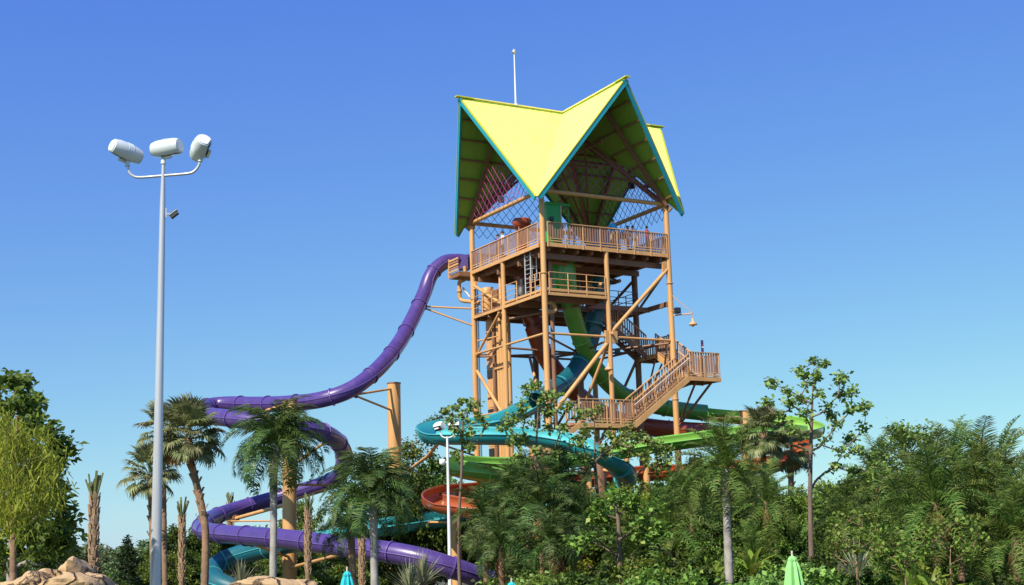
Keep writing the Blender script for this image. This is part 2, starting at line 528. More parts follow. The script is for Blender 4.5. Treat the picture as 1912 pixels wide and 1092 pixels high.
# --- railings made of posts, rails and single slats
slat_me = MB().bar((0, 0, 0), (0, 0, 0.98), 0.095, 0.022, Vector((0, 1, 0))).mesh('slat', 'slat')
def railing(own, p0, p1, nbays, z, h=1.27, pitch=0.165, slats=True, hand=False, out=None, post_drop=0.30, every=True):
    """p0, p1: plan points at floor level; z: (z0, z1) floor heights; posts, rails and slats"""
    p0 = Vector((p0.x, p0.y, z[0])); p1 = Vector((p1.x, p1.y, z[1]))
    flat = Vector((p1.x - p0.x, p1.y - p0.y, 0)).normalized()
    yaw = math.atan2(flat.y, flat.x)
    for i in range(nbays + 1):
        if i == nbays and not every: break
        q = p0.lerp(p1, i / nbays)
        MB().bar(q - ZZ * post_drop, q + ZZ * h, 0.055, 0.075, flat).build('railing_post', 'tan_rail', own)
    base = wloc(own)
    for i in range(nbays):
        a = p0.lerp(p1, i / nbays); b = p0.lerp(p1, (i + 1) / nbays)
        rp = MB().bar(a + ZZ * (h - 0.03), b + ZZ * (h - 0.03), 0.12, 0.05).build('railing', 'tan_rail', own)
        MB().bar(a + ZZ * 0.24, b + ZZ * 0.24, 0.04, 0.05).build('bottom_rail', 'tan_rail', rp)
        MB().bar(a + ZZ * 0.09, b + ZZ * 0.09, 0.04, 0.07).build('toe_board', 'tan_rail', rp)
        if hand:
            nrm = flat.cross(ZZ)
            MB().tube([a + ZZ * (h - 0.28) + nrm * 0.1, b + ZZ * (h - 0.28) + nrm * 0.1], 0.03, 8).build('handrail', 'handrail', rp, True)
        if slats:
            L = Vector((b.x - a.x, b.y - a.y, 0)).length
            n = max(1, int(L / pitch) - 1)
            for k in range(n):
                q = a.lerp(b, (k + 1) / (n + 1))
                inst('slat', slat_me, rp, q + ZZ * 0.235 - base, rot=(0, random.uniform(-.004, .004), yaw), scale=(1, 1, (h - 0.29) / 0.98))
# slat mesh long side along x (yawed)
slat_me = MB().bar((0, 0, 0), (0, 0, 0.98), 0.022, 0.095, Vector((1, 0, 0))).mesh('slat', 'slat')
railing(tower, T(0.28, -0.16, 0), T(SIDE - 0.18, -0.16, 0), 7, (ZD, ZD))
railing(tower, T(-0.16, 0.28, 0), T(-0.16, SIDE - 0.2, 0), 7, (ZD, ZD))
railing(tower, T(SIDE + 0.14, 0.3, 0), T(SIDE + 0.14, SIDE - 0.3, 0), 6, (ZD, ZD))
railing(tower, T(0.3, SIDE + 0.14, 0), T(SIDE - 0.3, SIDE + 0.14, 0), 6, (ZD, ZD))

# --- middle deck (an L round the slide shaft) with pipe railings
md = MB()
md.slab([P(0, 0), P(4.5, 0), P(4.5, 2.4), P(0, 2.4)], ZM - 0.08, ZM)
md.slab([P(0, 2.4), P(2.9, 2.4), P(2.9, SIDE), P(0, SIDE)], ZM - 0.08, ZM - 0.005)
md.slab([P(2.9, 6.3), P(SIDE, 6.3), P(SIDE, SIDE), P(2.9, SIDE)], ZM - 0.08, ZM)
md.slab([P(6.2, 3.6), P(SIDE, 3.6), P(SIDE, 6.3), P(6.2, 6.3)], ZM - 0.08, ZM - 0.005)
md.build('middle_deck_floor', 'brown_steel', tower)
fascia(T(0.22, -0.08, 0), T(4.45, -0.08, 0), 18.58, 18.76)
fascia(T(0.22, -0.08, 0), T(4.45, -0.08, 0), 18.84, 19.0)
fascia(T(-0.08, 0.25, 0), T(-0.08, 9.1, 0), 18.58, 18.76)
fascia(T(-0.08, 0.25, 0), T(-0.08, 4.9, 0), 18.84, 18.98)
fascia(T(4.5, 0, 0), T(4.5, 2.4, 0), 18.5, 18.9, mat='brown_steel')
fascia(T(6.2, 3.6, 0), T(SIDE, 3.6, 0), 18.45, 18.9, mat='brown_steel')
fascia(T(SIDE, 0, 0), T(SIDE, SIDE, 0), 18.5, 18.8, mat='brown_steel', th=0.16)
fascia(T(0, SIDE, 0), T(SIDE, SIDE, 0), 18.5, 18.8, mat='brown_steel', th=0.16)
fascia(T(4.5, 2.4, 0), T(SIDE, 2.4, 0), 18.45, 18.75, mat='brown_steel', th=0.16)
for q in (1.2, 3.4, 5.6, 7.6):
    MB().bar(T(0.2, q, 18.6), T(4.4 if q < 2 else SIDE - 0.1, q, 18.6), 0.14, 0.34).build('joist', 'brown_steel', tower)
brace(T(0.1, 0.2, 17.2), T(2.9, 5.8, 18.5), 0.09, 'brown_steel')
brace(T(0.1, 5.0, 17.9), T(3.5, 1.4, 18.4), 0.08, 'brown_steel')
def pipe_rail(own, p0, p1, nb, z, h=1.1, mat='tan_rail', kick=True):
    p0 = Vector((p0.x, p0.y, z)); p1 = Vector((p1.x, p1.y, z))
    for i in range(nb + 1):
        q = p0.lerp(p1, i / nb)
        MB().tube([q - ZZ * 0.2, q + ZZ * h], 0.035, 8).build('railing_post', mat, own, True)
    for k in (1.0, 0.62, 0.3):
        MB().tube([p0 + ZZ * h * k, p1 + ZZ * h * k], 0.026, 8).build('pipe_rail', mat, own, True)
pipe_rail(tower, T(0.3, -0.1, 0), T(4.3, -0.1, 0), 3, ZM)
pipe_rail(tower, T(-0.1, 0.3, 0), T(-0.1, 1.5, 0), 2, ZM)
pipe_rail(tower, T(-0.1, 3.2, 0), T(-0.1, 4.8, 0), 1, ZM)
pipe_rail(tower, T(-0.1, 5.3, 0), T(-0.1, 9.0, 0), 3, ZM)
pipe_rail(tower, T(SIDE, 3.7, 0), T(SIDE, 9.0, 0), 4, ZM, mat='brown_steel')
pipe_rail(tower, T(6.3, 3.7, 0), T(SIDE, 3.7, 0), 2, ZM, mat='brown_steel')
pipe_rail(tower, T(0.3, SIDE, 0), T(8.9, SIDE, 0), 6, ZM, mat='brown_steel')
# caged service ladder between the decks
lad = thing('ladder', 'galvanised service ladder with safety hoops between the two tower decks', 'ladder', T(-0.05, 1.9, ZM))
for v in (1.75, 2.45):
    MB().bar(T(0.1, v, ZM), T(0.1, v, ZD - 0.1), 0.06, 0.04).build('ladder_rail', 'galv', lad)
for k in range(10):
    z = ZM + 0.25 + k * 0.28
    MB().tube([T(0.1, 1.75, z), T(0.1, 2.45, z)], 0.018, 6).build('rung', 'galv', lad)
for z in (20.0, 20.7, 21.4):
    pts = [T(0.1 + 0.65 * math.sin(math.pi * k / 8), 2.1 + 0.37 * math.cos(math.pi * k / 8), z) for k in range(9)]
    MB().tube(pts, 0.02, 6).build('hoop', 'galv', lad)
for a in (0.25, 0.5, 0.75):
    q = (0.1 + 0.65 * math.sin(math.pi * a), 2.1 + 0.37 * math.cos(math.pi * a))
    MB().bar(T(*q, 19.9), T(*q, 21.5), 0.03, 0.02).build('hoop_strap', 'galv', lad)

# --- service riser: flat cladding panels and ribbed panels behind the left face
def box_uv(own, u0, u1, v0, v1, z0, z1, nm, mat):
    return MB().slab([P(u0, v0), P(u1, v0), P(u1, v1), P(u0, v1)], z0, z1).build(nm, mat, own)
riser = thing('service_riser', 'tan service shaft of ribbed and flat panels inside the left side of the tower', 'shaft', T(1.0, 7.6, 0))
zc = 0.0
while zc < 20.4:
    z1 = min(zc + 2.55, 20.4)
    box_uv(riser, 0.9, 1.3, 8.35, 9.3, zc, z1 - 0.03, 'cladding_panel', 'tan')
    if zc > 3:
        box_uv(riser, 0.83, 0.9, 8.5, 9.15, z1 - 0.62, z1 - 0.12, 'vent', 'dark')
        box_uv(riser, 0.78, 0.9, 8.45, 9.2, z1 - 1.9, z1 - 1.84, 'ledge', 'tan')
    zc = z1
for k in range(5):
    v = 6.35 + k * 0.33
    for zz_, z2 in ((0, 5.9), (5.93, 11.0), (11.03, 15.4), (15.43, 18.4)):
        MB().tube([T(0.95, v, zz_), T(0.95, v, z2)], 0.155, 8).build('rib_panel', 'tan', riser, True)
for z in (5.9, 11.0, 15.4):
    box_uv(riser, 0.74, 0.8, 6.2, 7.9, z - 0.3, z - 0.18, 'strap', 'tan')
for v in (8.05, 8.18):
    MB().tube([T(0.8, v, 0), T(0.8, v, 20.6)], 0.05, 8).build('conduit', 'net_pink' if False else 'brown_steel', riser, True)
for v in (9.5, 9.62, 9.78):
    MB().tube([T(0.3, v - 0.35, 2), T(0.3, v - 0.35, 20.8)], 0.02, 6).build('cable', 'dark', riser, True)
for z in (17.1, 12.2, 8.4):
    MB().tube([T(0.05, 8.9, z), T(0.9, 6.2, z + 0.1)], 0.05, 8).build('bracket', 'tan', riser, True)
# little service cage beside the riser on the middle deck
box_uv(riser, 0.5, 1.2, 6.9, 8.1, 19.05, 20.2, 'cabinet', 'brown_steel')
MB().lathe([(0.0, 1.6), (0.32, 1.5), (0.36, 1.3), (0.36, 0.0)], T(0.3, 7.9, 18.95)).build('tank', 'tan', riser, True)
for v, u in ((5.9, 0.35), (6.3, 0.3), (6.6, 0.5)):
    MB().tube([T(u, v, 16.8), T(u, v, 19.2), T(u + .25, v + .2, 19.6), T(u + .25, v + .2, 21)], 0.11, 8).build('pipe', 'tan', riser, True)

# pump pipes and mechanical bits under the top deck
pipes = thing('water_pipes', 'thick tan water supply pipes bending under the top deck of the tower', 'pipes', T(2.2, 2, 0))
def pipe(own, pts, r, mat='brown_steel', nm='pipe'):
    return MB().tube(catmull(pts, 5), r, 10).build(nm, mat, own, True)
pipe(pipes, [T(1.2, 1.2, 0.3), T(1.2, 1.2, 17), T(1.2, 1.2, 20.6), T(1.5, 1.3, 20.95), T(3.6, 1.6, 20.95)], 0.13)
pipe(pipes, [T(6.8, 2, 20.3), T(6.8, 3.2, 20.4), T(5.4, 3.4, 20.9), T(3.9, 3.4, 20.9)], 0.12)
pipe(pipes, [T(0.5, 0.45, 17.6), T(0.9, 0.3, 17.75), T(1.1, 0.9, 18.3), T(1.1, 1.4, 18.4)], 0.12, 'tan')
pipe(pipes, [T(4.6, 1.0, 19.6), T(3.9, -0.2, 19.5)], 0.09, 'tan')
pipe(pipes, [T(5.2, 1.0, 16.4), T(4.5, -0.35, 16.45)], 0.09, 'tan')
pp = thing('water_pipes', 'tan pipe elbow hanging outside the corner column below the purple slide mouth', 'pipes', T(-0.3, 10.4, 18.4))
pipe(pp, [at(868, 497, 92), at(868, 520, 92), at(858, 527, 92), at(858, 545, 92), at(861, 560, 92), at(880, 563, 91.5), at(895, 565, 91)], 0.13, 'tan')
MB().tube([at(858, 541, 92), at(858, 545, 92)], 0.19, 12).build('flange', 'tan', pp, True)
MB().tube([at(857, 525, 91.9), at(862, 522, 91.9)], 0.2, 12).build('flange', 'tan', pp, True)
pipe(pp, [at(864, 537, 92), at(878, 555, 91.5)], 0.06, 'handrail')
# blower on the middle deck
bl = thing('blower', 'dark blower unit with a domed casing on the middle deck of the tower', 'machine', T(0.9, 4.3, ZM))
MB().lathe([(0.0, 1.15), (0.3, 1.1), (0.42, 0.85), (0.45, 0.35), (0.55, 0.3), (0.55, 0.0)], T(0.9, 4.3, ZM)).build('casing', 'dark', bl, True)
MB().tube([T(0.9, 4.3, ZM + 1.1), T(0.9, 4.3, ZM + 1.5)], 0.16, 12).build('outlet', 'dark', bl, True)

# --- platform stub behind the left corner, mouth of the purple slide
box_uv(tower, -0.9, 1.6, SIDE + 0.2, SIDE + 1.6, ZD - 0.35, ZD - 0.05, 'platform_floor', 'brown_steel')
for k in range(5):
    box_uv(tower, -1.0, -0.94, SIDE + 0.2, SIDE + 1.6, ZD + 0.02 + k * 0.19, ZD + 0.14 + k * 0.19, 'platform_board', 'slat' if k % 2 else 'tan_rail')
box_uv(tower, -1.02, -0.9, SIDE + 1.5, SIDE + 1.62, ZD - 0.3, ZD + 1.0, 'railing_post', 'tan_rail')

# --- roof: four gables with level ridges crossing over the middle
ZR = 32.0
ctr_p = (HALF, HALF, ZR)
apex = [(-3.0, HALF, ZR), (HALF, -2.8, ZR), (SIDE + 3.1, HALF, ZR), (HALF, SIDE + 3.0, ZR)]   # left, front right, right, back
tips = [(-0.78, SIDE + 0.78, 24.44), (-0.74, -0.74, 24.43), (SIDE + 0.76, -0.76, 24.43), (SIDE + 0.78, SIDE + 0.78, 24.43)]
pairs = [(0, 0, 1), (1, 1, 2), (2, 2, 3), (3, 3, 0)]   # apex index, tip, tip
roof = MB()
for ai, t0, t1 in pairs:
    for ti in (t0, t1):
        A = T(*apex[ai]); Cc = T(*ctr_p); Tp = T(*tips[ti])
        nrm = (A - Cc).cross(Tp - Cc).normalized()
        if nrm.z < 0: nrm = -nrm
        th = 0.16
        tri = [Cc, A, Tp]
        up_ = [p + nrm * 0.0 for p in tri]
        dn = [p - nrm * 0.05 for p in tri]
        MB().add(up_ + dn, [(0, 1, 2), (5, 4, 3), (0, 3, 4, 1), (1, 4, 5, 2), (2, 5, 3, 0)]).build('roof_panel', 'roof_yellow', tower)
        d1 = [p - nrm * 0.054 for p in tri]; d2 = [p - nrm * th for p in tri]
        MB().add(d1 + d2, [(0, 1, 2), (5, 4, 3), (0, 3, 4, 1), (1, 4, 5, 2), (2, 5, 3, 0)]).build('soffit', 'roof_under', tower)
        # teal fascia along the rake, a yellow lip above it
        rk = (Tp - A).normalized()
        inw = (Cc - A).normalized()
        MB().bar(A - nrm * 0.16 - inw * 0.06, Tp - nrm * 0.16 - inw * 0.06, 0.1, 0.25, nrm).build('fascia', 'teal_trim', tower)
        MB().bar(A - nrm * 0.0 - inw * 0.07, Tp - nrm * 0.0 - inw * 0.07, 0.13, 0.05, nrm).build('drip_edge', 'roof_cap', tower)
        # rake rafter inside and purlins parallel to the ridge
        k0 = 3.0 / (HALF + 3.0)
        A2 = A.lerp(Cc, k0 * 0.97)
        Tp2 = Tp.lerp(Cc, 0.1)
        A2 = A2.lerp(Tp2, 0.07)
        MB().bar(A2 - nrm * 0.42, Tp2 - nrm * 0.42 , 0.16, 0.26, nrm).build('rafter', 'brown_steel', tower)
        for j in range(1, 7):
            s_ = j / 7
            e0 = Cc.lerp(Tp, s_); e1 = A.lerp(Tp, s_)
            e1 = e1.lerp(e0, 0.02)
            MB().bar(e0 - nrm * 0.235, e1 - nrm * 0.235, 0.09, 0.14, nrm).build('purlin', 'brown_steel', tower)
        # panel seams on top
        sm = MB()
        for j in range(1, 9):
            s_ = j / 9
            e0 = A.lerp(Cc, s_)
            e1 = Tp.lerp(Cc, max(0, 0.0)) if False else None
            # seam runs down the slope from the ridge to rake or valley
            dwn = (Tp - (Cc + (A - Cc) * ((Tp - Cc).dot(A - Cc) / (A - Cc).length_squared)))
            foot = (Tp - Cc).dot(A - Cc) / (A - Cc).length_squared
            pos = 1 - s_
            frac = (pos / foot) if pos < foot else (1 - pos) / (1 - foot)
            sm.bar(e0 + nrm * 0.008, e0 + dwn * min(1, frac) + nrm * 0.008, 0.03, 0.02, nrm)
        sm.build('seam', 'roof_yellow', tower)
    MB().bar(T(*apex[ai]) + ZZ * 0.06 + (T(*apex[ai]) - T(*ctr_p)).normalized() * 0.25, T(*apex[ai]).lerp(T(*ctr_p), 0.995) + ZZ * 0.03, 0.22, 0.07).build('ridge_cap', 'roof_yellow', tower)
    q = T(*apex[ai]); dq = (q - T(*ctr_p)).normalized()
    MB().bar(q + ZZ * 0.05 + dq * 0.35, q + ZZ * 0.04 - dq * 0.9, 0.34, 0.07).build('ridge_flashing', 'roof_cap', tower)
    MB().bar(T(*apex[ai]).lerp(T(*ctr_p), 0.03) - ZZ * 0.45, T(*ctr_p) - ZZ * 0.45, 0.2, 0.3).build('ridge_beam', 'brown_steel', tower)
for t_ in tips:
    MB().bar(T(*t_).lerp(T(*ctr_p), 0.1) - ZZ * 0.5, T(*ctr_p) - ZZ * 0.75, 0.24, 0.34).build('valley_beam', 'brown_steel', tower)
# inner struts under the roof
for (u, v) in corners.values():
    uu, vv = HALF + (u - HALF) * 0.35, HALF + (v - HALF) * 0.35
    MB().tube([T(u, v, ZB), T(uu, HALF, 29.9)], 0.08, 8).build('strut', 'brown_steel', tower, True)
    MB().tube([T(u, v, ZB), T(HALF, vv, 29.9)], 0.08, 8).build('strut', 'brown_steel', tower, True)
    MB().tube([T(uu, vv, 28.0), T(HALF, HALF, 28.4)], 0.07, 8).build('strut', 'brown_steel', tower, True)
for a, b in (((HALF, 0), (HALF, SIDE)), ((0, HALF), (SIDE, HALF))):
    MB().tube([T(*a, 28.8), T(*b, 28.8)], 0.08, 8).build('tie_beam', 'brown_steel', tower, True)

# rod lattice in the gable openings
def lattice(org, du, nrm_shift, name):
    n = MB()
    pitch = 0.6
    def topz(s):      # underside of the roof at distance s along the face
        return 24.9 + (ZR - 0.55 - 24.9) * (1 - abs(s - HALF) / (HALF + 0.1))
    r = 0.017
    zb = ZB - 0.95
    for sgn in (1, -1):
        c = -12.0
        while c < 14:
            # line s = c + sgn*(z - zb) * 0.8
            seg = None; pts = []
            steps = 60
            for k in range(steps + 1):
                z = zb + (ZR - zb) * k / steps
                s_ = c + sgn * (z - zb) * 0.85
                ok = 0.15 < s_ < SIDE - 0.15 and z < topz(s_) and z < (28.2 if name == 'left' else 27.4)
                if z < ZB and name != 'back': ok = False
                if ok: pts.append((s_, z))
            if len(pts) > 1:
                a, b = pts[0], pts[-1]
                pa = org + du * a[0] + ZZ * a[1] + nrm_shift * (0.02 * sgn)
                pb = org + du * b[0] + ZZ * b[1] + nrm_shift * (0.02 * sgn)
                n.tube([pa, pb], r, 5, cap=False)
            c += pitch
    return n
for org, du, ns, nm_, mt_ in ((T(-0.22, 0, 0), EL, -ER, 'left', 'net_pink'), (T(0, -0.22, 0), ER, -EL, 'front', 'net_pink'), (T(SIDE + 0.1, 0, 0), EL, ER, 'back', 'net_shaded'), (T(0, SIDE + 0.1, 0), ER, EL, 'back', 'net_shaded')):
    lattice(org, du, ns, nm_).build('rod_lattice', mt_, tower, kind='stuff')

# lightning mast on the ridge
mast = thing('lightning_mast', 'thin white lightning mast standing on the left roof ridge', 'mast', T(1.03, HALF, ZR))
MB().tube([T(1.03, HALF, ZR), T(1.03, HALF, ZR + 3.75)], [0.06, 0.035], 10).build('pole', 'cap_white', mast, True)
MB().lathe([(0.0, 0.3), (0.05, 0.28), (0.16, 0.1), (0.13, 0.0), (0.0, 0.0)], T(1.03, HALF, ZR + 3.62)).build('air_terminal', 'galv', mast, True)
MB().tube([T(1.03, HALF, ZR), T(1.03, HALF, ZR + 0.12)], 0.16, 12).build('base_plate', 'cap_white', mast, True)

# ================================================================== staircase
st = thing('staircase', 'tan slatted staircase with landings climbing the right side of the tower', 'staircase', T(6.5, -2.4, 0))
def flight(p0, p1, width_dir, wd, n, mat='tan', rail_l=True, rail_r=True, hand=True, slatsL=True, slatsR=True, bays=5):
    """p0 low, p1 high: centre line points of the near edge; width_dir unit vector to far edge"""
    d = p1 - p0
    for sgn, q in ((0, Vector((0, 0, 0))), (1, width_dir * wd)):
        MB().bar(p0 + q - ZZ * 0.14, p1 + q - ZZ * 0.14, 0.07, 0.32).build('stringer', mat, st)
    for k in range(n):
        a = p0 + d * ((k + 0.5) / n)
        tread = MB().bar(a + width_dir * 0.04 + ZZ * 0.02, a + width_dir * (wd - 0.04) + ZZ * 0.02, 0.27, 0.045)
        tread.build('step', 'brown_steel', st)
    if rail_l: railing(st, p0, p1, bays, (p0.z, p1.z), h=1.35, hand=hand, slats=slatsL, pitch=0.17)
    if rail_r:
        railing(st, p0 + width_dir * wd, p1 + width_dir * wd, bays, (p0.z, p1.z), h=1.35, hand=False, slats=slatsR, pitch=0.19)
V1 = -3.0; WD = 1.35
zl, zu = 10.62, 13.6
# lower landing
def landing(u0, u1, v0, v1, z, th=0.24):
    MB().slab([P(u0, v0), P(u1, v0), P(u1, v1), P(u0, v1)], z - 0.08, z - 0.002).build('landing_floor', 'brown_steel', st)
    c4 = [(u0, v0), (u1, v0), (u1, v1), (u0, v1)]
    for i in range(4):
        a = c4[i]; b = c4[(i + 1) % 4]
        pa = T(*a, z - 0.16); pb = T(*b, z - 0.16); dd = (pb - pa).normalized() * 0.03
        MB().bar(pa - dd, pb + dd, 0.07, th).build('fascia', 'tan', st)
    for k in (0.3, 0.7):
        MB().bar(T(u0 + 0.1, v0 + (v1 - v0) * k, z - 0.2), T(u1 - 0.1, v0 + (v1 - v0) * k, z - 0.2), 0.1, 0.2).build('joist', 'brown_steel', st)
landing(0.3, 4.05, V1, V1 + WD + 0.1, zl)
railing(st, T(0.3, V1, 0), T(4.05, V1, 0), 4, (zl, zl), h=1.4)
railing(st, T(0.3, V1 + WD + 0.1, 0), T(4.05, V1 + WD + 0.1, 0), 4, (zl, zl), h=1.4)
flight(T(4.05, V1, zl), T(8.2, V1, zu), EL, WD, 16, bays=5)
landing(8.2, 10.55, V1, V1 + WD + 0.6, zu)
railing(st, T(8.2, V1, 0), T(10.5, V1, 0), 2, (zu, zu), h=1.5)
railing(st, T(10.5, V1, 0), T(10.5, V1 + WD + 0.5, 0), 1, (zu, zu), h=1.5)
# second flight goes back round the corner column, then a landing, then up to the middle deck
z3 = 15.75
flight(T(9.65, V1 + WD + 0.6, zu), T(9.65, 2.4, z3), ER, 1.0, 10, hand=False, bays=3)
landing(9.45, 10.9, 2.4, 4.6, z3)
railing(st, T(10.9, 2.4, 0), T(10.9, 4.6, 0), 2, (z3, z3), h=1.35)
railing(st, T(9.5, 4.6, 0), T(10.9, 4.6, 0), 1, (z3, z3), h=1.35)
flight(T(9.45, 3.2, z3), T(5.2, 3.2, ZM), EL, 1.1, 16, mat='brown_steel', hand=False, bays=4)
# flight down from the lower landing
for k in range(9):
    a = T(0.3 - k * 0.28, V1 + 0.06, zl - 0.1 - k * 0.19)
    MB().bar(a, a + EL * (WD - 0.1), 0.27, 0.045).build('step', 'brown_steel', st)
for q in (0, WD):
    MB().bar(T(0.3, V1 + q, zl - 0.15), T(-2.3, V1 + q, zl - 1.95), 0.07, 0.3).build('stringer', 'tan', st)
# props below the landings
MB().tube([T(9.3, -0.2, 11.0), T(8.9, V1 + 0.3, zu - 0.3)], 0.07, 8).build('prop', 'brown_steel', st, True)
MB().tube([T(9.3, -0.2, 10.9), T(10.2, V1 + 0.5, zu - 0.3)], 0.08, 8).build('prop', 'brown_steel', st, True)
MB().tube([T(9.9, 4.4, 12.6), T(9.7, 2.6, z3 - 0.3)], 0.06, 8).build('prop', 'brown_steel', st, True)
MB().tube([T(9.9, 4.4, 12.6), T(10.6, 3.0, z3 - 0.3)], 0.06, 8).build('prop', 'brown_steel', st, True)
for (u, v, zt) in ((1.2, V1 + 0.7, zl), (3.9, V1 + 0.75, zl)):
    MB().tube([T(u, v, 0), T(u, v, zt - 0.3)], 0.17, 12).build('post', 'tan', st, True)
MB().bar(T(8.6, V1 + 0.7, zu - 0.38), T(9.25, -0.1, zu - 0.38), 0.14, 0.24).build('bracket', 'brown_steel', st)

# height board standing on the upper landing
hb = thing('height_board', 'narrow black measuring board with pink and white marks above the upper stair landing', 'sign', T(10.2, V1 + 1.2, zu))
MB().bar(T(10.2, V1 + 1.2, zu), T(10.2, V1 + 1.2, zu + 2.45), 0.05, 0.16, ER).build('board', 'dark', hb)
for k, mm in enumerate(['net_pink', 'cap_white', 'net_pink', 'purple_flange', 'cap_white', 'net_pink', 'purple_flange']):
    z = zu + 1.35 + k * 0.155
    MB().bar(T(10.2, V1 + 1.165, z), T(10.2, V1 + 1.165, z + 0.09), 0.02, 0.12, ER).build('mark', mm, hb)

# ================================================================== fittings on the tower
def bell(name_label, p, arm=None):
    t = thing('bell_lamp', name_label, 'lamp', p)
    MB().lathe([(0.03, 0.42), (0.06, 0.4), (0.08, 0.2), (0.22, 0.1), (0.27, 0.0), (0.25, -0.03), (0.1, -0.05), (0.07, -0.12), (0, -0.14)], p, n=18).build('shade', 'tan_rail', t, True)
    if arm:
        MB().tube([p + ZZ * 0.4, arm[0]], 0.02, 6).build('drop', 'tan', t, True)
        MB().tube([arm[0], arm[1]], 0.045, 8).build('arm', 'tan', t, True)
        MB().tube([arm[0] + ZZ * 0.05, arm[2]], 0.025, 6).build('stay', 'tan', t, True)
    return t
bell('cream bell lamp hanging from an arm right of the corner column', at(1294, 606, 87), (at(1293, 585, 87), at(1257, 589, 87.3), at(1254, 551, 87.3)))
bell('cream bell lamp fixed to the front middle column above the lower landing', at(1137, 690, 84.6))
def speaker(label, p, rz, s=0.36):
    t = thing('speaker', label, 'speaker', p)
    R_ = Matrix.Rotation(rz, 3, 'Z')
    b = MB().slab([tuple((R_ @ Vector(q)))[:2] for q in ((-s * .5, -s * .5, 0), (s * .5, -s * .5, 0), (s * .35, s * .4, 0), (-s * .35, s * .4, 0))], -s * 0.5, s * 0.5)
    b.v = [(x + p.x, y + p.y, z + p.z) for x, y, z in b.v]
    b.build('cabinet', 'dark', t)
    g2 = MB().lathe([(0, 0.02), (s * 0.4, 0.02), (s * 0.42, 0)], p + R_ @ Vector((0, -s * 0.5, 0)), R_ @ Vector((0, -1, 0)), 12)
    g2.build('grille', 'dark_glass', t)
    MB().tube([p + R_ @ Vector((0, s * .3, 0)), p + R_ @ Vector((-0.3, s * .6, 0))], 0.03, 6).build('bracket', 'tan', t)
speaker('black speaker on the corner column beside the hanging bell lamp', at(1264, 580, 87.1), 0.5)
speaker('black speaker in the right tower bay below the back stair landing', at(1152, 657, 90), 0.2)
speaker('black loudspeaker on the deck rail beside the front corner column', T(0.7, 0.1, 23.35), 0.3, 0.28)
speaker('black loudspeaker hung high in the left gable lattice', at(936, 372, 89.5), -0.3, 0.4)
speaker('small black camera dome hung at the top of the left gable lattice', at(933, 354, 90), -0.3, 0.25)
speaker('black loudspeaker hung in the right gable lattice', at(1178, 347, 92), 0.3, 0.4)

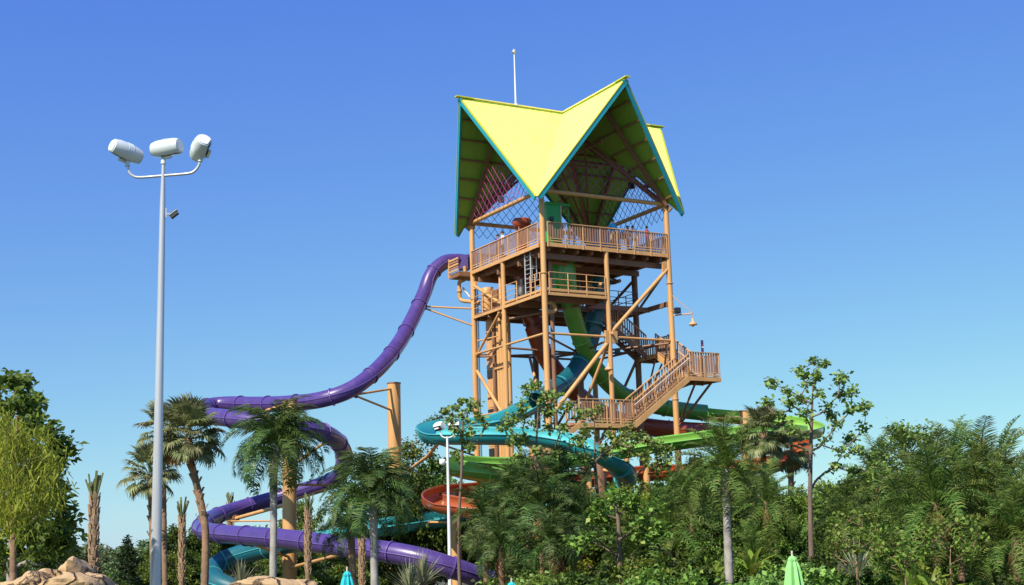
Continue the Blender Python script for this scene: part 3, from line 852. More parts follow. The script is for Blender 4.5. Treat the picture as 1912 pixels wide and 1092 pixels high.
# ================================================================== water slides
def slide(name, label, ctrl, r, mats, closed_until=None, closed_from=None, sec=3.0, bank=0.0, half=2.0, start_t=None, group=None):
    """ctrl: (x, y, Y) per point. closed tube or open flume with thick shell, cut in sections by flanges"""
    P3 = [at(*c[:3]) if len(c) < 4 else c[3] for c in ctrl]
    pts = catmull(P3, 10)
    path = resample(pts, 0.25)
    # parameter along ctrl for open/closed
    ci = []
    for p in path:
        dmin = min(range(len(pts)), key=lambda k: (pts[k] - p).length_squared)
        ci.append(dmin / 10)
    root = thing(name, label, 'water slide', path[0], group)
    n = len(path); step = max(2, int(round(sec / 0.25)))
    side_prev = None
    frames = []
    for i in range(n):
        d = (path[min(i + 1, n - 1)] - path[max(i - 1, 0)]).normalized()
        hz = Vector((d.x, d.y, 0))
        if hz.length < 0.25:
            s = side_prev if side_prev is not None else d.cross(Vector((0, 1, 0.01))).normalized()
        else:
            s = d.cross(ZZ).normalized()
        if side_prev is not None and s.dot(side_prev) < 0 and hz.length < 0.35: s = side_prev
        s = (s - d * s.dot(d)).normalized()
        side_prev = s
        u = s.cross(d)
        # bank from curvature
        a = path[max(i - 6, 0)]; b = path[min(i + 6, n - 1)]; c = path[i]
        d1 = (c - a); d2 = (b - c)
        turn = 0
        if d1.length > .1 and d2.length > .1:
            d1.z = d2.z = 0
            if d1.length > .05 and d2.length > .05:
                turn = d1.normalized().cross(d2.normalized()).z
        frames.append((path[i], d, s, u, turn))
    turns = [f[4] for f in frames]
    sm = []
    for i in range(n):
        lo = max(0, i - 8); hi = min(n, i + 9)
        sm.append(sum(turns[lo:hi]) / (hi - lo))
    def is_open(i):
        k = ci[i]
        if closed_until is not None and k < closed_until: return False
        if closed_from is not None and k > closed_from: return False
        return closed_until is not None
    def ringpts(i, rad, opened, ang=None):
        p, d, s, u, _ = frames[i]
        if not opened:
            N = 20
            return [p + (s * math.cos(2 * math.pi * j / N) + u * math.sin(2 * math.pi * j / N)) * rad for j in range(N)]
        bk = -0.42 * max(-1, min(1, s.dot((Vector((CAM.x, CAM.y, p.z)) - p).normalized()) * 1.6))
        N = 14
        out = []
        for j in range(N + 1):
            a = -math.pi / 2 + (j / N - 0.5) * (2 * half) + bk
            out.append(p + (s * math.cos(a) + u * math.sin(a)) * rad)
        return out
    i = 0
    while i < n - 1:
        j = min(i + step, n - 1)
        op = is_open((i + j) // 2)
        vs = []; fs = []
        rows = list(range(i, j + 1))
        if not op:
            N = 20
            for k in rows: vs += ringpts(k, r, False)
            for a in range(len(rows) - 1):
                for b in range(N):
                    q = a * N + b; q2 = a * N + (b + 1) % N
                    fs.append((q, q2, q2 + N, q + N))
            if len(rows) > 1:
                mb = MB(); mb.add(vs, fs)
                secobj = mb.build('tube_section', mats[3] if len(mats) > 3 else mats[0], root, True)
                if closed_until is None or i < n - 1:
                    for sg in (-1, 1):
                        MB().tube([frames[k][0] + frames[k][2] * (sg * (r + 0.01)) for k in rows], 0.03, 5, cap=False).build('seam_lip', mats[1], secobj)
        else:
            N = 14; M = 2 * (N + 1)
            for k in rows: vs += ringpts(k, r, True) + list(reversed(ringpts(k, r - 0.05, True)))
            for a in range(len(rows) - 1):
                for b in range(M):
                    q = a * M + b; q2 = a * M + (b + 1) % M
                    fs.append((q, q2, q2 + M, q + M))
            mb = MB(); mb.add(vs, fs)
            secobj = mb.build('flume_section', mats[0], root, True)
            secobj.data.materials.append(MATS[mats[2]])
            for q, f in enumerate(secobj.data.polygons):
                if q % M >= N: f.material_index = 1
            smooth_by_angle(secobj.data, 50)
            # rim lips
            for e in (0, N):
                MB().tube([ringpts(k, r + 0.015, True)[e] for k in rows], 0.035, 6).build('rim', mats[1], secobj, True)
        # flange
        if True:
            k = i
            p, d, s, u, _ = frames[k]
            vs = []; fs = []
            for dd in (-0.035, 0.035):
                for rr in (r - 0.02, r + 0.06):
                    vs += [q + d * dd for q in ringpts(k, rr, op)]
            N = 20 if not op else 15
            M = N if not op else N - 1
            for b in range(M):
                c = (b + 1) % N
                i0, o0, i1, o1 = b, N + b, 2 * N + b, 3 * N + b
                i0c, o0c, i1c, o1c = c, N + c, 2 * N + c, 3 * N + c
                fs += [(i0, i0c, o0c, o0), (o0, o0c, o1c, o1), (i1, o1, o1c, i1c), (i0, i1, i1c, i0c)]
            MB().add(vs, fs).build('flange', mats[1], root)
        i = j
    return root, path

purple_pts = [(874, 489, 93.5), (850, 487, 92.8), (828, 491, 92.3), (806, 512, 91.8), (791, 550, 91.2), (768, 600, 89.5), (740, 648, 87), (702, 692, 84.5), (655, 727, 83), (600, 746, 83), (540, 753, 85), (480, 755, 87.5), (425, 754, 89.5),
    (388, 758, 89), (373, 767, 85), (390, 776, 80.5), (430, 781, 78), (480, 787, 77), (550, 795, 76.5), (600, 806, 77.5), (632, 826, 80.5), (643, 855, 84), (636, 884, 87.5), (610, 901, 89.5), (560, 917, 90.5), (500, 934, 90.5), (440, 951, 89.5), (398, 966, 87),
    (376, 980, 83), (384, 991, 79), (420, 997, 76), (470, 1001, 73.5), (540, 1007, 70.5), (620, 1017, 68), (700, 1027, 66), (780, 1041, 65), (850, 1062, 65), (910, 1083, 66), (980, 1103, 68)]
slide('purple_slide', 'long purple enclosed tube slide swooping down left of the tower and looping round its pillar', purple_pts, 0.49, ('purple', 'purple_flange'), sec=3.1)
teal_pts = [(1124, 520, 89), (1117, 560, 89), (1108, 610, 89), (1096, 650, 89), (1074, 692, 88), (1040, 724, 86), (1000, 751, 84), (950, 777, 82), (900, 790, 81), (850, 795, 80), (812, 797, 78.5), (797, 802, 76.5), (808, 808, 74.5), (850, 810, 73.5), (920, 810, 73),
    (1000, 813, 73), (1060, 822, 72.5), (1112, 840, 72), (1152, 866, 73), (1168, 892, 76), (1150, 914, 79.5), (1090, 932, 82), (980, 948, 83.5), (900, 958, 82.5), (830, 966, 81), (760, 975, 80), (700, 984, 79), (620, 1000, 79), (540, 1014, 80.5), (470, 1030, 82), (422, 1046, 82.5), (398, 1064, 81.5), (402, 1085, 79), (450, 1104, 78)]
slide('teal_slide', 'teal slide leaving the tower as a tube then crossing low in front as open flume', teal_pts, 0.58, ('teal', 'teal_flange', 'teal_inner_lit', 'teal_tube_shaded'), closed_until=6.5, closed_from=27.5, sec=3.1, bank=1.2, half=1.85)
green_pts = [(1056, 470, 86), (1058, 520, 86), (1064, 565, 86.5), (1078, 615, 87.5), (1096, 660, 88.5), (1122, 700, 89.5), (1160, 735, 91), (1205, 753, 92.5), (1260, 764, 93.5), (1320, 771, 94), (1380, 777, 94), (1440, 783, 93.5), (1490, 790, 92), (1522, 798, 89), (1512, 803, 85), (1460, 803, 83),
    (1390, 806, 82), (1300, 818, 81.5), (1200, 832, 81), (1100, 851, 81), (1000, 863, 81), (930, 865, 80.5), (875, 862, 79.5), (848, 865, 77.5), (862, 874, 75.5), (920, 884, 75), (990, 896, 76), (1060, 915, 78), (1120, 950, 80)]
slide('green_slide', 'green slide dropping through the tower and sweeping right then back as a lime open flume', green_pts, 0.55, ('green', 'green_flange', 'green_inner_lit', 'green_tube'), closed_until=9.4, sec=3.0, bank=1.2, half=1.85)
orange_pts = [(975, 500, 90), (985, 560, 90), (998, 615, 90), (1018, 665, 90.5), (1050, 708, 91), (1088, 745, 92), (1130, 775, 93), (1180, 792, 93.5), (1240, 801, 93.5), (1310, 806, 93.5), (1380, 809, 93.5), (1450, 814, 93), (1492, 826, 91), (1496, 844, 88.5), (1462, 858, 87), (1400, 868, 87), (1330, 875, 87.5), (1260, 879, 88), (1195, 882, 88),
    (1120, 890, 87), (1040, 900, 86), (960, 908, 84.5), (890, 914, 82.5), (832, 919, 80.5), (808, 927, 78), (822, 937, 76), (870, 945, 75), (930, 955, 75), (1000, 975, 77), (1080, 1000, 79)]
slide('orange_slide', 'red orange slide, dark maroon inside the tower, then an open flume among the trees', orange_pts, 0.6, ('orange', 'orange', 'orange_inner', 'maroon'), closed_until=9.5, sec=2.8, bank=1.3, half=1.85)

# start boxes on the top deck
def booth(label, u, v, w_, d_, h_, mat, nm='launch_booth'):
    t = thing(nm, label, 'launch booth', T(u, v, ZD))
    z0 = ZD
    bx = MB().slab([P(u - w_, v - d_), P(u + w_ * .6, v - d_), P(u + w_, v + d_), P(u - w_, v + d_)], z0, z0 + h_)
    bx.build('booth_shell', mat, t)
    MB().slab([P(u - w_ - .05, v - d_ - .06), P(u + w_ * 1.7, v - d_ - .06), P(u + w_ * 1.7, v + d_), P(u - w_ - .05, v + d_)], z0 + h_ + 0.004, z0 + h_ + 0.16).build('booth_roof', mat, t)
    MB().bar(T(u + w_ * .62, v - d_ - 0.02, z0), T(u + w_ * .62, v - d_ - 0.02, z0 + h_), 0.06, 0.06).build('edge_trim', 'handrail', t)
    MB().tube([T(u + w_ * 1.6, v - d_ + 0.1, z0), T(u + w_ * 1.6, v - d_ + 0.1, z0 + h_)], 0.03, 8).build('booth_post', mat, t, True)
    return t
booth('green launch booth on the top deck behind the front corner column', 1.7, 1.7, 0.62, 0.5, 2.75, 'green_dark')
booth('blue launch booth at the right back of the top deck behind the person in blue', 7.4, 4.2, 1.0, 0.6, 1.95, 'blue_box')
b3 = thing('launch_booth', 'maroon hooded launch booth on the top deck above the left rail', 'launch booth', T(1.2, 4.6, ZD))
MB().slab([P(0.9, 4.3), P(1.5, 4.3), P(1.5, 4.9), P(0.9, 4.9)], ZD, ZD + 1.9).build('booth_shell', 'maroon', b3)
MB().lathe([(0.0, 2.6), (0.55, 2.56), (0.62, 2.45), (0.6, 2.2), (0.42, 1.95), (0.3, 1.9)], T(1.2, 4.6, ZD), n=14).build('hood', 'maroon', b3, True)
MB().bar(T(0.86, 4.4, ZD + 0.9), T(0.86, 4.4, ZD + 2.2), 0.03, 0.1).build('edge_trim', 'handrail', b3)
# square chute of the green slide under the deck
MB().slab([P(2.2, 2.2), P(3.6, 2.2), P(3.6, 3.1), P(2.2, 3.1)], 18.7, 21.3).build('drop_box', 'green_dark', thing('drop_box', 'dark green drop box of the slide seen below the top deck', 'box', T(2.9, 2.6, 18.7)))
# flared mouth of the purple slide
mo = thing('slide_mouth', 'flared purple mouth box where the purple tube leaves the deck', 'slide mouth', at(866, 489, 93))
p_ = at(866, 489, 93)
MB().slab([(p_.x - 0.35, p_.y - 0.5), (p_.x + 0.3, p_.y - 0.55), (p_.x + 0.3, p_.y + 0.6), (p_.x - 0.35, p_.y + 0.55)], p_.z - 0.5, p_.z + 0.36).build('mouth_box', 'purple', mo)
MB().bar(p_ + Vector((-0.36, -0.52, -0.52)), p_ + Vector((0.32, -0.56, -0.52)), 0.08, 0.08).build('mouth_rim', 'purple_flange', mo)

# ================================================================== pillars with arms
def pillar(label, x, ytop, Y, r, arms, mat='tan'):
    top = at(x, ytop, Y)
    t = thing('support_pillar', label, 'pillar', (top.x, top.y, 0), 'support pillars of the slides')
    MB().tube([(top.x, top.y, 0), tuple(top)], r, 20).build('pillar', mat, t, True)
    MB().tube([top - ZZ * 0.02, top + ZZ * 0.05], r + 0.03, 20).build('cap_plate', 'brown_steel', t)
    for (x1, y1, Y1, ya, rr) in arms:
        a = at(x, ya, Y); b = at(x1, y1, Y1)
        a.x = top.x; a.y = top.y
        dd = (b - a).normalized()
        arm = MB().tube([a + dd * r * 0.8, b], rr, 8).build('arm', 'tan', t, True)
        MB().tube([b - dd * 0.1, b + dd * 0.02], rr * 2.0, 8).build('clamp', 'brown_steel', arm)
    return t
pillar('tall thick tan pillar standing free between the purple swoop and the tower', 735.5, 716, 87.5, 0.41, [(662, 737, 83.5, 725, 0.07), (664, 739, 83.5, 768, 0.07)])
pillar('thick tan pillar in the middle of the purple loops behind the feather palm', 541, 748, 83, 0.42, [(478, 772, 85.5, 752, 0.08), (470, 797, 78.5, 797, 0.06), (618, 818, 79.5, 872, 0.08), (632, 905, 87, 905, 0.07), (632, 905, 87, 935, 0.07), (440, 968, 88, 940, 0.12), (430, 973, 87.5, 972, 0.05), (470, 1015, 74, 1040, 0.09), (640, 1034, 69, 1060, 0.09)])
pillar('short tan pillar head carrying the green slide right of the staircase', 1391, 768, 88, 0.36, [(1310, 783, 93, 778, 0.06), (1336, 812, 82.5, 790, 0.06), (1440, 816, 83, 800, 0.06), (1460, 875, 87, 900, 0.1)])
pillar('tan pillar under the teal flume in front of the tower', 1000, 832, 78, 0.36, [(960, 818, 74.5, 840, 0.08), (1050, 845, 74, 850, 0.08), (1020, 875, 80, 880, 0.08)])
pillar('brown pillar under the bend of the teal flume', 1119, 845, 77, 0.33, [(1150, 880, 76, 877, 0.09), (1080, 940, 82, 905, 0.09)], 'brown_steel')
pillar('slim tan pillar between the green flume and the red flume', 1205, 838, 84, 0.2, [(1190, 884, 87, 870, 0.07)])
pillar('tan pillar hidden in trees at the left bend of the orange flume', 850, 955, 79, 0.3, [(830, 940, 77, 965, 0.08), (800, 975, 80, 975, 0.06)])
pillar('tan pillar low in the trees behind the small street lamp', 905, 905, 83, 0.28, [(752, 890, 84, 925, 0.09)] if False else [(880, 884, 76.5, 912, 0.08)])
# long free arm left of the teal flume
fa = thing('support_strut', 'slanting tan strut rising from the pillar to the left end of the teal flume', 'strut', at(737, 893, 87))
MB().tube([at(747, 890, 86.8), at(798, 852, 80), at(818, 828, 77)], 0.1, 8).build('strut', 'tan', fa, True)
MB().tube([at(885, 850, 82), at(818, 828, 77)], 0.06, 8).build('strut', 'brown_steel', fa, True)
# bracket from the purple tube to the tower corner
br = thing('support_bracket', 'two-armed tan bracket tying the purple tube to the corner column', 'bracket', at(792, 573, 90.9))
MB().tube([at(790, 572, 90.9), at(879, 576, 91)], 0.06, 8).build('strut', 'tan', br, True)
MB().tube([at(792, 575, 90.9), at(881, 607, 91)], 0.06, 8).build('strut', 'tan', br, True)
MB().bar(at(785, 570, 90.9), at(794, 576, 90.9), 0.25, 0.3).build('clamp', 'brown_steel', br)

# ================================================================== street lamps
def floodhead(own, p, yaw, tilt, roll, L=0.74, rad=0.24, mat='white_metal'):
    """drum floodlight: axis along local x, flat glass on local -y, open yoke below"""
    R_ = Matrix.Rotation(yaw, 3, 'Z') @ Matrix.Rotation(roll, 3, 'Y') @ Matrix.Rotation(tilt, 3, 'X')
    prof = []
    for k in range(13):
        a = math.radians(-50 + 280 * k / 12)      # rounded back, flat front below
        prof.append((math.cos(a) * rad, math.sin(a) * rad * 1.0))
    vs = []; fs = []
    n = len(prof)
    for (xx, sc) in ((-L / 2, .62), (-L / 2 + .015, 0.80), (-L * .3, .97), (0, 1.03), (L * .3, .99), (L / 2 - .015, .86), (L / 2, .7)):
        for (y, z) in prof: vs.append(p + R_ @ Vector((xx, y * sc, z * sc + rad * 0.6)))
    for i in range(6):
        for j in range(n):
            a = i * n + j; b = i * n + (j + 1) % n
            fs.append((a, b, b + n, a + n))
    fs.append(tuple(range(n))); fs.append(tuple(6 * n + j for j in reversed(range(n))))
    h = MB().add(vs, fs).build('lamp_head', mat, own, True)
    smooth_by_angle(h.data, 35)
    for sx in (-1, 1):
        MB().add([p + R_ @ Vector((sx * (L / 2 + 0.012), y * (.66 if sx < 0 else .72), z * (.66 if sx < 0 else .72) + rad * 0.6)) for y, z in prof], [tuple(range(n)) if sx < 0 else tuple(reversed(range(n)))]).build('end_cap', 'cap_white', h)
    gp = [p + R_ @ Vector((x, y, z)) for x, y, z in ((-L * .42, -rad * .55, -rad * .26), (L * .42, -rad * .55, -rad * .26), (L * .42, rad * .55, -rad * .26), (-L * .42, rad * .55, -rad * .26))]
    MB().add(gp, [(0, 1, 2, 3)]).build('lamp_glass', 'dark_glass', h)
    for xx in (-.03, .03, .09):
        pts = [p + R_ @ Vector((xx, y * 1.045, z * 1.045 + rad * .6)) for y, z in prof[4:10]]
        MB().tube(pts, 0.006, 5).build('seam', 'white_metal', h)
    MB().bar(p + R_ @ Vector((-0.13, -rad * .2, -0.1)), p + R_ @ Vector((0.13, -rad * .2, -0.1)), 0.07, 0.06).build('yoke', 'cap_white', h)
    return h

Y1 = 35.0
base = at(304.7, 328, Y1)
base = Vector((base.x, base.y, 0))
lp = thing('street_lamp', 'tall silver lamp post with three floodlight heads at the left', 'street lamp', base, 'lamp posts')
topz = at(304.7, 300, Y1).z
jz = at(304.5, 328, Y1).z
MB().tube([base, base + ZZ * (jz - 0.8), base + ZZ * jz, base + ZZ * topz], [0.155, 0.072, 0.05, 0.045], 20).build('pole', 'galv', lp, True)
arm_c = base + ZZ * jz
for (xx, yy, pts) in ((229, 281, [(304, 328), (262, 331), (248, 328), (241, 320), (238, 309)]), (388, 270, [(304, 328), (350, 324), (362, 320), (370, 311), (374, 300)])):
    arm = MB().tube(catmull([at(x, y, Y1) for x, y in pts], 6), 0.035, 10).build('arm', 'galv', lp, True)
    e = at(*pts[-1], Y1)
    MB().tube([e - ZZ * 0.02, e + ZZ * 0.2], [0.065, 0.04], 12).build('sleeve', 'white_metal', arm, True)
MB().tube([at(305, 306, Y1), at(305, 290, Y1)], [0.07, 0.045], 12).build('sleeve', 'white_metal', lp, True)
floodhead(lp, at(231, 293, Y1), math.radians(46), math.radians(20), math.radians(13), L=0.82)
floodhead(lp, at(312, 287, Y1), math.radians(-14), math.radians(12), math.radians(-3), L=0.78)
floodhead(lp, at(384, 282, Y1), math.radians(-58), math.radians(58), math.radians(-30), L=0.66)
# small camera on a side bracket
cm = thing('security_camera', 'small camera on a side bracket of the tall silver lamp post', 'camera', at(322, 400, Y1))
MB().bar(at(310, 388, Y1), at(310, 406, Y1), 0.03, 0.03).build('bracket', 'galv', cm)
MB().bar(at(310, 399, Y1), at(320, 399, Y1), 0.025, 0.03).build('arm', 'galv', cm)
MB().bar(at(318, 405, Y1), at(331, 395, Y1), 0.14, 0.12).build('camera_body', 'dark', cm)
MB().bar(at(317, 402.5, Y1), at(331, 392, Y1), 0.17, 0.02).build('sun_shield', 'galv', cm)

Y2 = 68.0
b2 = at(835.2, 815, Y2); b2 = Vector((b2.x, b2.y, 0))
l2 = thing('street_lamp', 'slim white lamp post with two drum heads in front of the teal flume', 'street lamp', b2, 'lamp posts')
MB().tube([b2, b2 + ZZ * at(835, 815, Y2).z], [0.11, 0.055], 14).build('pole', 'cap_white', l2, True)
MB().tube(catmull([at(821, 805, Y2), at(824, 813, Y2), at(830, 817, Y2), at(840, 816.5, Y2), at(846, 813, Y2), at(848, 804, Y2)], 5), 0.035, 8).build('arm', 'cap_white', l2, True)
floodhead(l2, at(818, 799, Y2), math.radians(-38), math.radians(-48), math.radians(-8), L=0.52, rad=0.22, mat='cap_white')
floodhead(l2, at(847, 797, Y2), 0, math.radians(-48), 0, L=0.56, rad=0.22, mat='cap_white')
MB().lathe([(0, 0.22), (0.14, 0.2), (0.15, 0.0), (0.1, -0.08), (0, -0.1)], at(826, 865, Y2), n=12).build('camera_housing', 'cap_white', l2, True)
MB().bar(at(826, 864, Y2), at(836, 862, Y2), 0.05, 0.05).build('bracket', 'cap_white', l2)

# ================================================================== parasols, rocks
def parasol(label, x, y, Y, h, mat, s=1.0):
    tp = at(x, y, Y)
    t = thing('closed_parasol', label, 'parasol', (tp.x, tp.y, 0), 'closed parasols')
    n = 16; vs = []; fs = []
    prof = [(0.02, 0), (0.11, -.05), (.15, -.14), (.13, -.17), (.2, -.4), (.25, -.75), (.3, -1.15), (.33, -1.5)]
    for i, (r, z) in enumerate(prof):
        for j in range(n):
            a = 2 * math.pi * j / n
            rr = r * s * (1 + (0.28 if j % 2 else -0.18) * min(1, i / 3))
            vs.append((tp.x + rr * math.cos(a), tp.y + rr * math.sin(a), tp.z + z * s))
    for i in range(len(prof) - 1):
        for j in range(n):
            a = i * n + j; b = i * n + (j + 1) % n
            fs.append((a, b, b + n, a + n))
    MB().add(vs, fs).build('canopy', mat, t)
    MB().tube([(tp.x, tp.y, 0), (tp.x, tp.y, tp.z + 0.12)], 0.025, 8).build('pole', 'handrail', t)
    MB().tube([(tp.x, tp.y, tp.z - 0.15 * s), (tp.x, tp.y, tp.z - 0.19 * s)], 0.16 * s, 12).build('tie_band', mat, t)
parasol('closed teal parasol between the two feather palm trunks', 648, 1066, 40, 2.5, 'umbrella_teal', 0.68)
parasol('closed lime green parasol in front of the thin branching tree', 1479, 1037, 36, 2.5, 'umbrella_green', 0.68)
parasol('tip of a closed teal parasol under the dense palms in the middle', 955, 1086, 45, 2.4, 'umbrella_teal', 0.8)

def rock(own, c, sx, sy, sz, seed, nm='rock'):
    r_ = np.random.default_rng(seed)
    dirs = r_.normal(size=(16, 3)); dirs /= np.linalg.norm(dirs, axis=1)[:, None]
    offs = r_.uniform(0.62, 1.0, 16)
    nu, nv = 36, 22
    vs = []; fs = []
    for i in range(nv + 1):
        th = math.pi * i / nv
        for j in range(nu):
            ph = 2 * math.pi * j / nu
            d = np.array([math.sin(th) * math.cos(ph), math.sin(th) * math.sin(ph), math.cos(th)])
            q = dirs @ d
            rad = min(1.05, float(np.min(np.where(q > 0.15, offs / np.maximum(q, 1e-3), 9))))
            rad *= 1 + 0.035 * math.sin(7 * d[0] + 5 * d[2] + seed) + 0.025 * math.sin(17 * d[1] + 13 * d[2]) + 0.012 * math.sin(41 * d[0] + 33 * d[2])
            vs.append((c.x + d[0] * sx * rad, c.y + d[1] * sy * rad, c.z + d[2] * sz * rad))
    for i in range(nv):
        for j in range(nu):
            a = i * nu + j; b = i * nu + (j + 1) % nu
            fs.append((a, a + nu, b + nu, b))
    o = MB().add(vs, fs).build(nm, 'rock', own, True)
    smooth_by_angle(o.data, 32)
    return o
c = at(125, 1070, 22)
rk = thing('rock_outcrop', 'pile of tan boulders at the lower left corner', 'rocks', (c.x, c.y, 0))
for i, (x, y, Y, a, b, h) in enumerate(((138, 1072, 22, .30, .45, .30), (95, 1088, 22.3, .42, .5, .24), (60, 1094, 21.8, .3, .4, .22), (175, 1092, 21.6, .3, .4, .2), (120, 1102, 21.2, .5, .4, .25), (200, 1108, 22.2, .22, .4, .2), (40, 1112, 22, .5, .5, .3), (120, 1150, 22.2, 1.1, .8, .6))):
    p = at(x, y, Y); rock(rk, p, a, b, h, i + 3)
c = at(505, 1095, 24)
rk2 = thing('rock_outcrop', 'low flat-topped tan boulder at the bottom beside the grey palm trunk', 'rocks', (c.x, c.y, 0))
for i, (x, y, Y, a, b, h) in enumerate(((500, 1096, 24, .62, .5, .20), (455, 1100, 24, .35, .4, .16), (560, 1100, 24, .3, .4, .2), (500, 1150, 24.2, 1.0, .7, .55))):
    p = at(x, y, Y); rock(rk2, p, a, b, h, i + 31)

# ================================================================== people
def skin_body(name, joints, edges, root=0):
    me = bpy.data.meshes.new(name)
    me.from_pydata([j[0] for j in joints], edges, [])
    o = bpy.data.objects.new(name, me)
    COL.objects.link(o)
    md_ = o.modifiers.new('skin', 'SKIN')
    if not me.skin_vertices: pass
    for i, j in enumerate(joints):
        r = j[1]
        me.skin_vertices[0].data[i].radius = (r, r) if not hasattr(r, '__len__') else r
        me.skin_vertices[0].data[i].use_root = (i == root)
    sb = o.modifiers.new('sub', 'SUBSURF'); sb.levels = 2; sb.render_levels = 2
    dg = bpy.context.evaluated_depsgraph_get()
    ev = o.evaluated_get(dg)
    m2 = bpy.data.meshes.new_from_object(ev)
    bpy.data.objects.remove(o)
    bpy.data.meshes.remove(me)
    return m2

def person(label, p, facing, top, bottom, arms='rail', height=1.75, hat=False, hair_long=False):
    k = height / 1.75
    t = thing('person', label, 'person', p, None)
    e = {'rail': ((.30, -.08, 1.16), (.26, -.32, 1.12)), 'down': ((.27, .0, 1.13), (.29, -.05, .88)), 'up': ((.30, -.1, 1.2), (.16, -.28, 1.42))}[arms]
    J = [((0, 0, .95), (.15, .11)), ((0, 0, 1.12), (.135, .10)), ((0, .01, 1.32), (.17, .11)), ((0, 0, 1.46), (.09, .07)), ((0, -.01, 1.53), .052), ((0, -.02, 1.64), (.075, .092)), ((0, -.015, 1.71), (.06, .075)),
         ((.19, 0, 1.42), .06), (e[0], .042), (e[1], .032), ((-.19, 0, 1.42), .06), ((-e[0][0], e[0][1], e[0][2]), .042), ((-e[1][0], e[1][1], e[1][2]), .032),
         ((.10, 0, .86), .095), ((.11, -.02, .48), .062), ((.11, .02, .09), .042), ((.12, -.12, .035), .035),
         ((-.10, 0, .86), .095), ((-.12, 0, .48), .062), ((-.13, .03, .09), .042), ((-.14, -.11, .035), .035)]
    E = [(0, 1), (1, 2), (2, 3), (3, 4), (4, 5), (5, 6), (3, 7), (7, 8), (8, 9), (3, 10), (10, 11), (11, 12), (0, 13), (13, 14), (14, 15), (15, 16), (0, 17), (17, 18), (18, 19), (19, 20)]
    n0 = len(J)
    for s, w_ in ((1, 9), (-1, 12)):       # hands: palm, four fingers and a thumb
        wx, wy, wz = J[w_][0]
        dr = Vector((0, -1, -.15)) if arms != 'down' else Vector((0, -.1, -1))
        if arms == 'up': dr = Vector((0, -.3, 1))
        dr.normalize()
        pm = len(J)
        J.append((tuple(Vector((wx, wy, wz)) + dr * .07), (.036, .018))); E.append((w_, pm))
        side = Vector((1, 0, 0))
        for f in range(4):
            q = Vector(J[pm][0]) + side * ((f - 1.5) * .019) + dr * .045
            q2 = q + dr * (.035 + (.008 if f in (1, 2) else 0)) + Vector((0, 0, -.02))
            a = len(J); J.append((tuple(q), .009)); J.append((tuple(q2), .008)); E += [(pm, a), (a, a + 1)]
        q = Vector((wx, wy, wz)) + dr * .04 - side * s * .04
        a = len(J); J.append((tuple(q), .011)); J.append((tuple(q + dr * .035), .009)); E += [(pm, a), (a, a + 1)]
    J = [(tuple(Vector(j[0]) * k), tuple(np.array(j[1]) * k) if hasattr(j[1], '__len__') else j[1] * k) for j in J]
    me = skin_body('body', J, E)
    for nm in ('skin', top, bottom, 'dark'):
        me.materials.append(MATS[nm])
    for f in me.polygons:
        f.use_smooth = True
        c = f.center / k
        ax = abs(c.x)
        mi = 0
        if .93 < c.z < 1.5 and (ax < .26 or c.z > 1.28) and not (arms != 'down' and c.y < -.14): mi = 1
        if .45 < c.z <= .93 and ax < .24 and not (ax > .22 and c.z < .95): mi = 2
        if c.z < .075: mi = 3
        f.material_index = mi
    base_rot = facing
    inst('body', me, t, (0, 0, 0), rot=(0, 0, base_rot))
    # hair cap, nose, ears, eyes
    def part(nm, mb, mat, sm=True):
        return inst(nm, mb.mesh(nm, mat, sm), t, (0, 0, 0), rot=(0, 0, base_rot))
    hc = MB()
    R = 0.098 * k
    prof = []
    vs = []; fs = []
    nA, nB = 14, 7
    for i in range(nB + 1):
        th = math.radians(100) * i / nB
        for j in range(nA):
            ph = 2 * math.pi * j / nA
            d = Vector((math.sin(th) * math.cos(ph) * .86, math.sin(th) * math.sin(ph), math.cos(th)))
            if d.y < -.45 and i > 4: d = d * .93 + Vector((0, 0, .25))
            vs.append(Vector((0, -.012 * k, 1.665 * k)) + d * R * (1.12 if i < nB else 1.08))
    for i in range(nB):
        for j in range(nA):
            a = i * nA + j; b = i * nA + (j + 1) % nA
            fs.append((a, a + nA, b + nA, b))
    hc.add(vs, fs)
    part('hair', hc, 'hair')
    part('nose', MB().tube([Vector((0, -.105, 1.655)) * k, Vector((0, -.128, 1.625)) * k], [.008 * k, .014 * k], 6), 'skin')
    for s in (-1, 1):
        part('eye', MB().lathe([(0, .01), (.011, .005), (.012, 0)], Vector((s * .032, -.1, 1.665)) * k, Vector((0, -1, 0)), 8), 'dark')
        part('ear', MB().tube([Vector((s * .082, -.01, 1.66)) * k, Vector((s * .086, -.005, 1.62)) * k], [.014 * k, .009 * k], 6), 'skin')
    part('mouth', MB().bar(Vector((-.022, -.108, 1.598)) * k, Vector((.022, -.108, 1.598)) * k, .008, .008), 'net_pink', False)
    return t

person('person in a bright blue shirt leaning on the right deck rail', T(5.25, .22, ZD), YAW, 'shirt_blue', 'shorts_khaki', 'rail', 1.93)
person('person with dark hair and a raised arm standing right of the person in blue', T(6.5, .45, ZD), YAW + .6, 'shirt_white', 'shorts_dark', 'up', 1.68)
person('person with dark hair and white top further back at the right rail', T(6.95, .5, ZD), YAW - .5, 'shirt_white', 'shorts_khaki', 'down', 1.74)
person('person in dark red swimwear nearest the right corner column', T(7.9, .3, ZD), YAW + .2, 'swim_red', 'shorts_dark', 'rail', 1.74)
person('person in white and navy behind the left deck rail', T(.25, 6.15, ZD), YAW - 1.3, 'shirt_navy', 'shorts_dark', 'rail', 1.8)
person('person in a white shirt beside the maroon booth at the left rail', T(.3, 5.6, ZD), YAW - 1.8, 'shirt_white', 'shorts_dark', 'down', 1.9)
person('person in white standing at the deck rail left of the person in blue', T(3.1, 1.4, ZD), YAW + 1.2, 'shirt_white', 'shirt_white', 'down', 1.35)
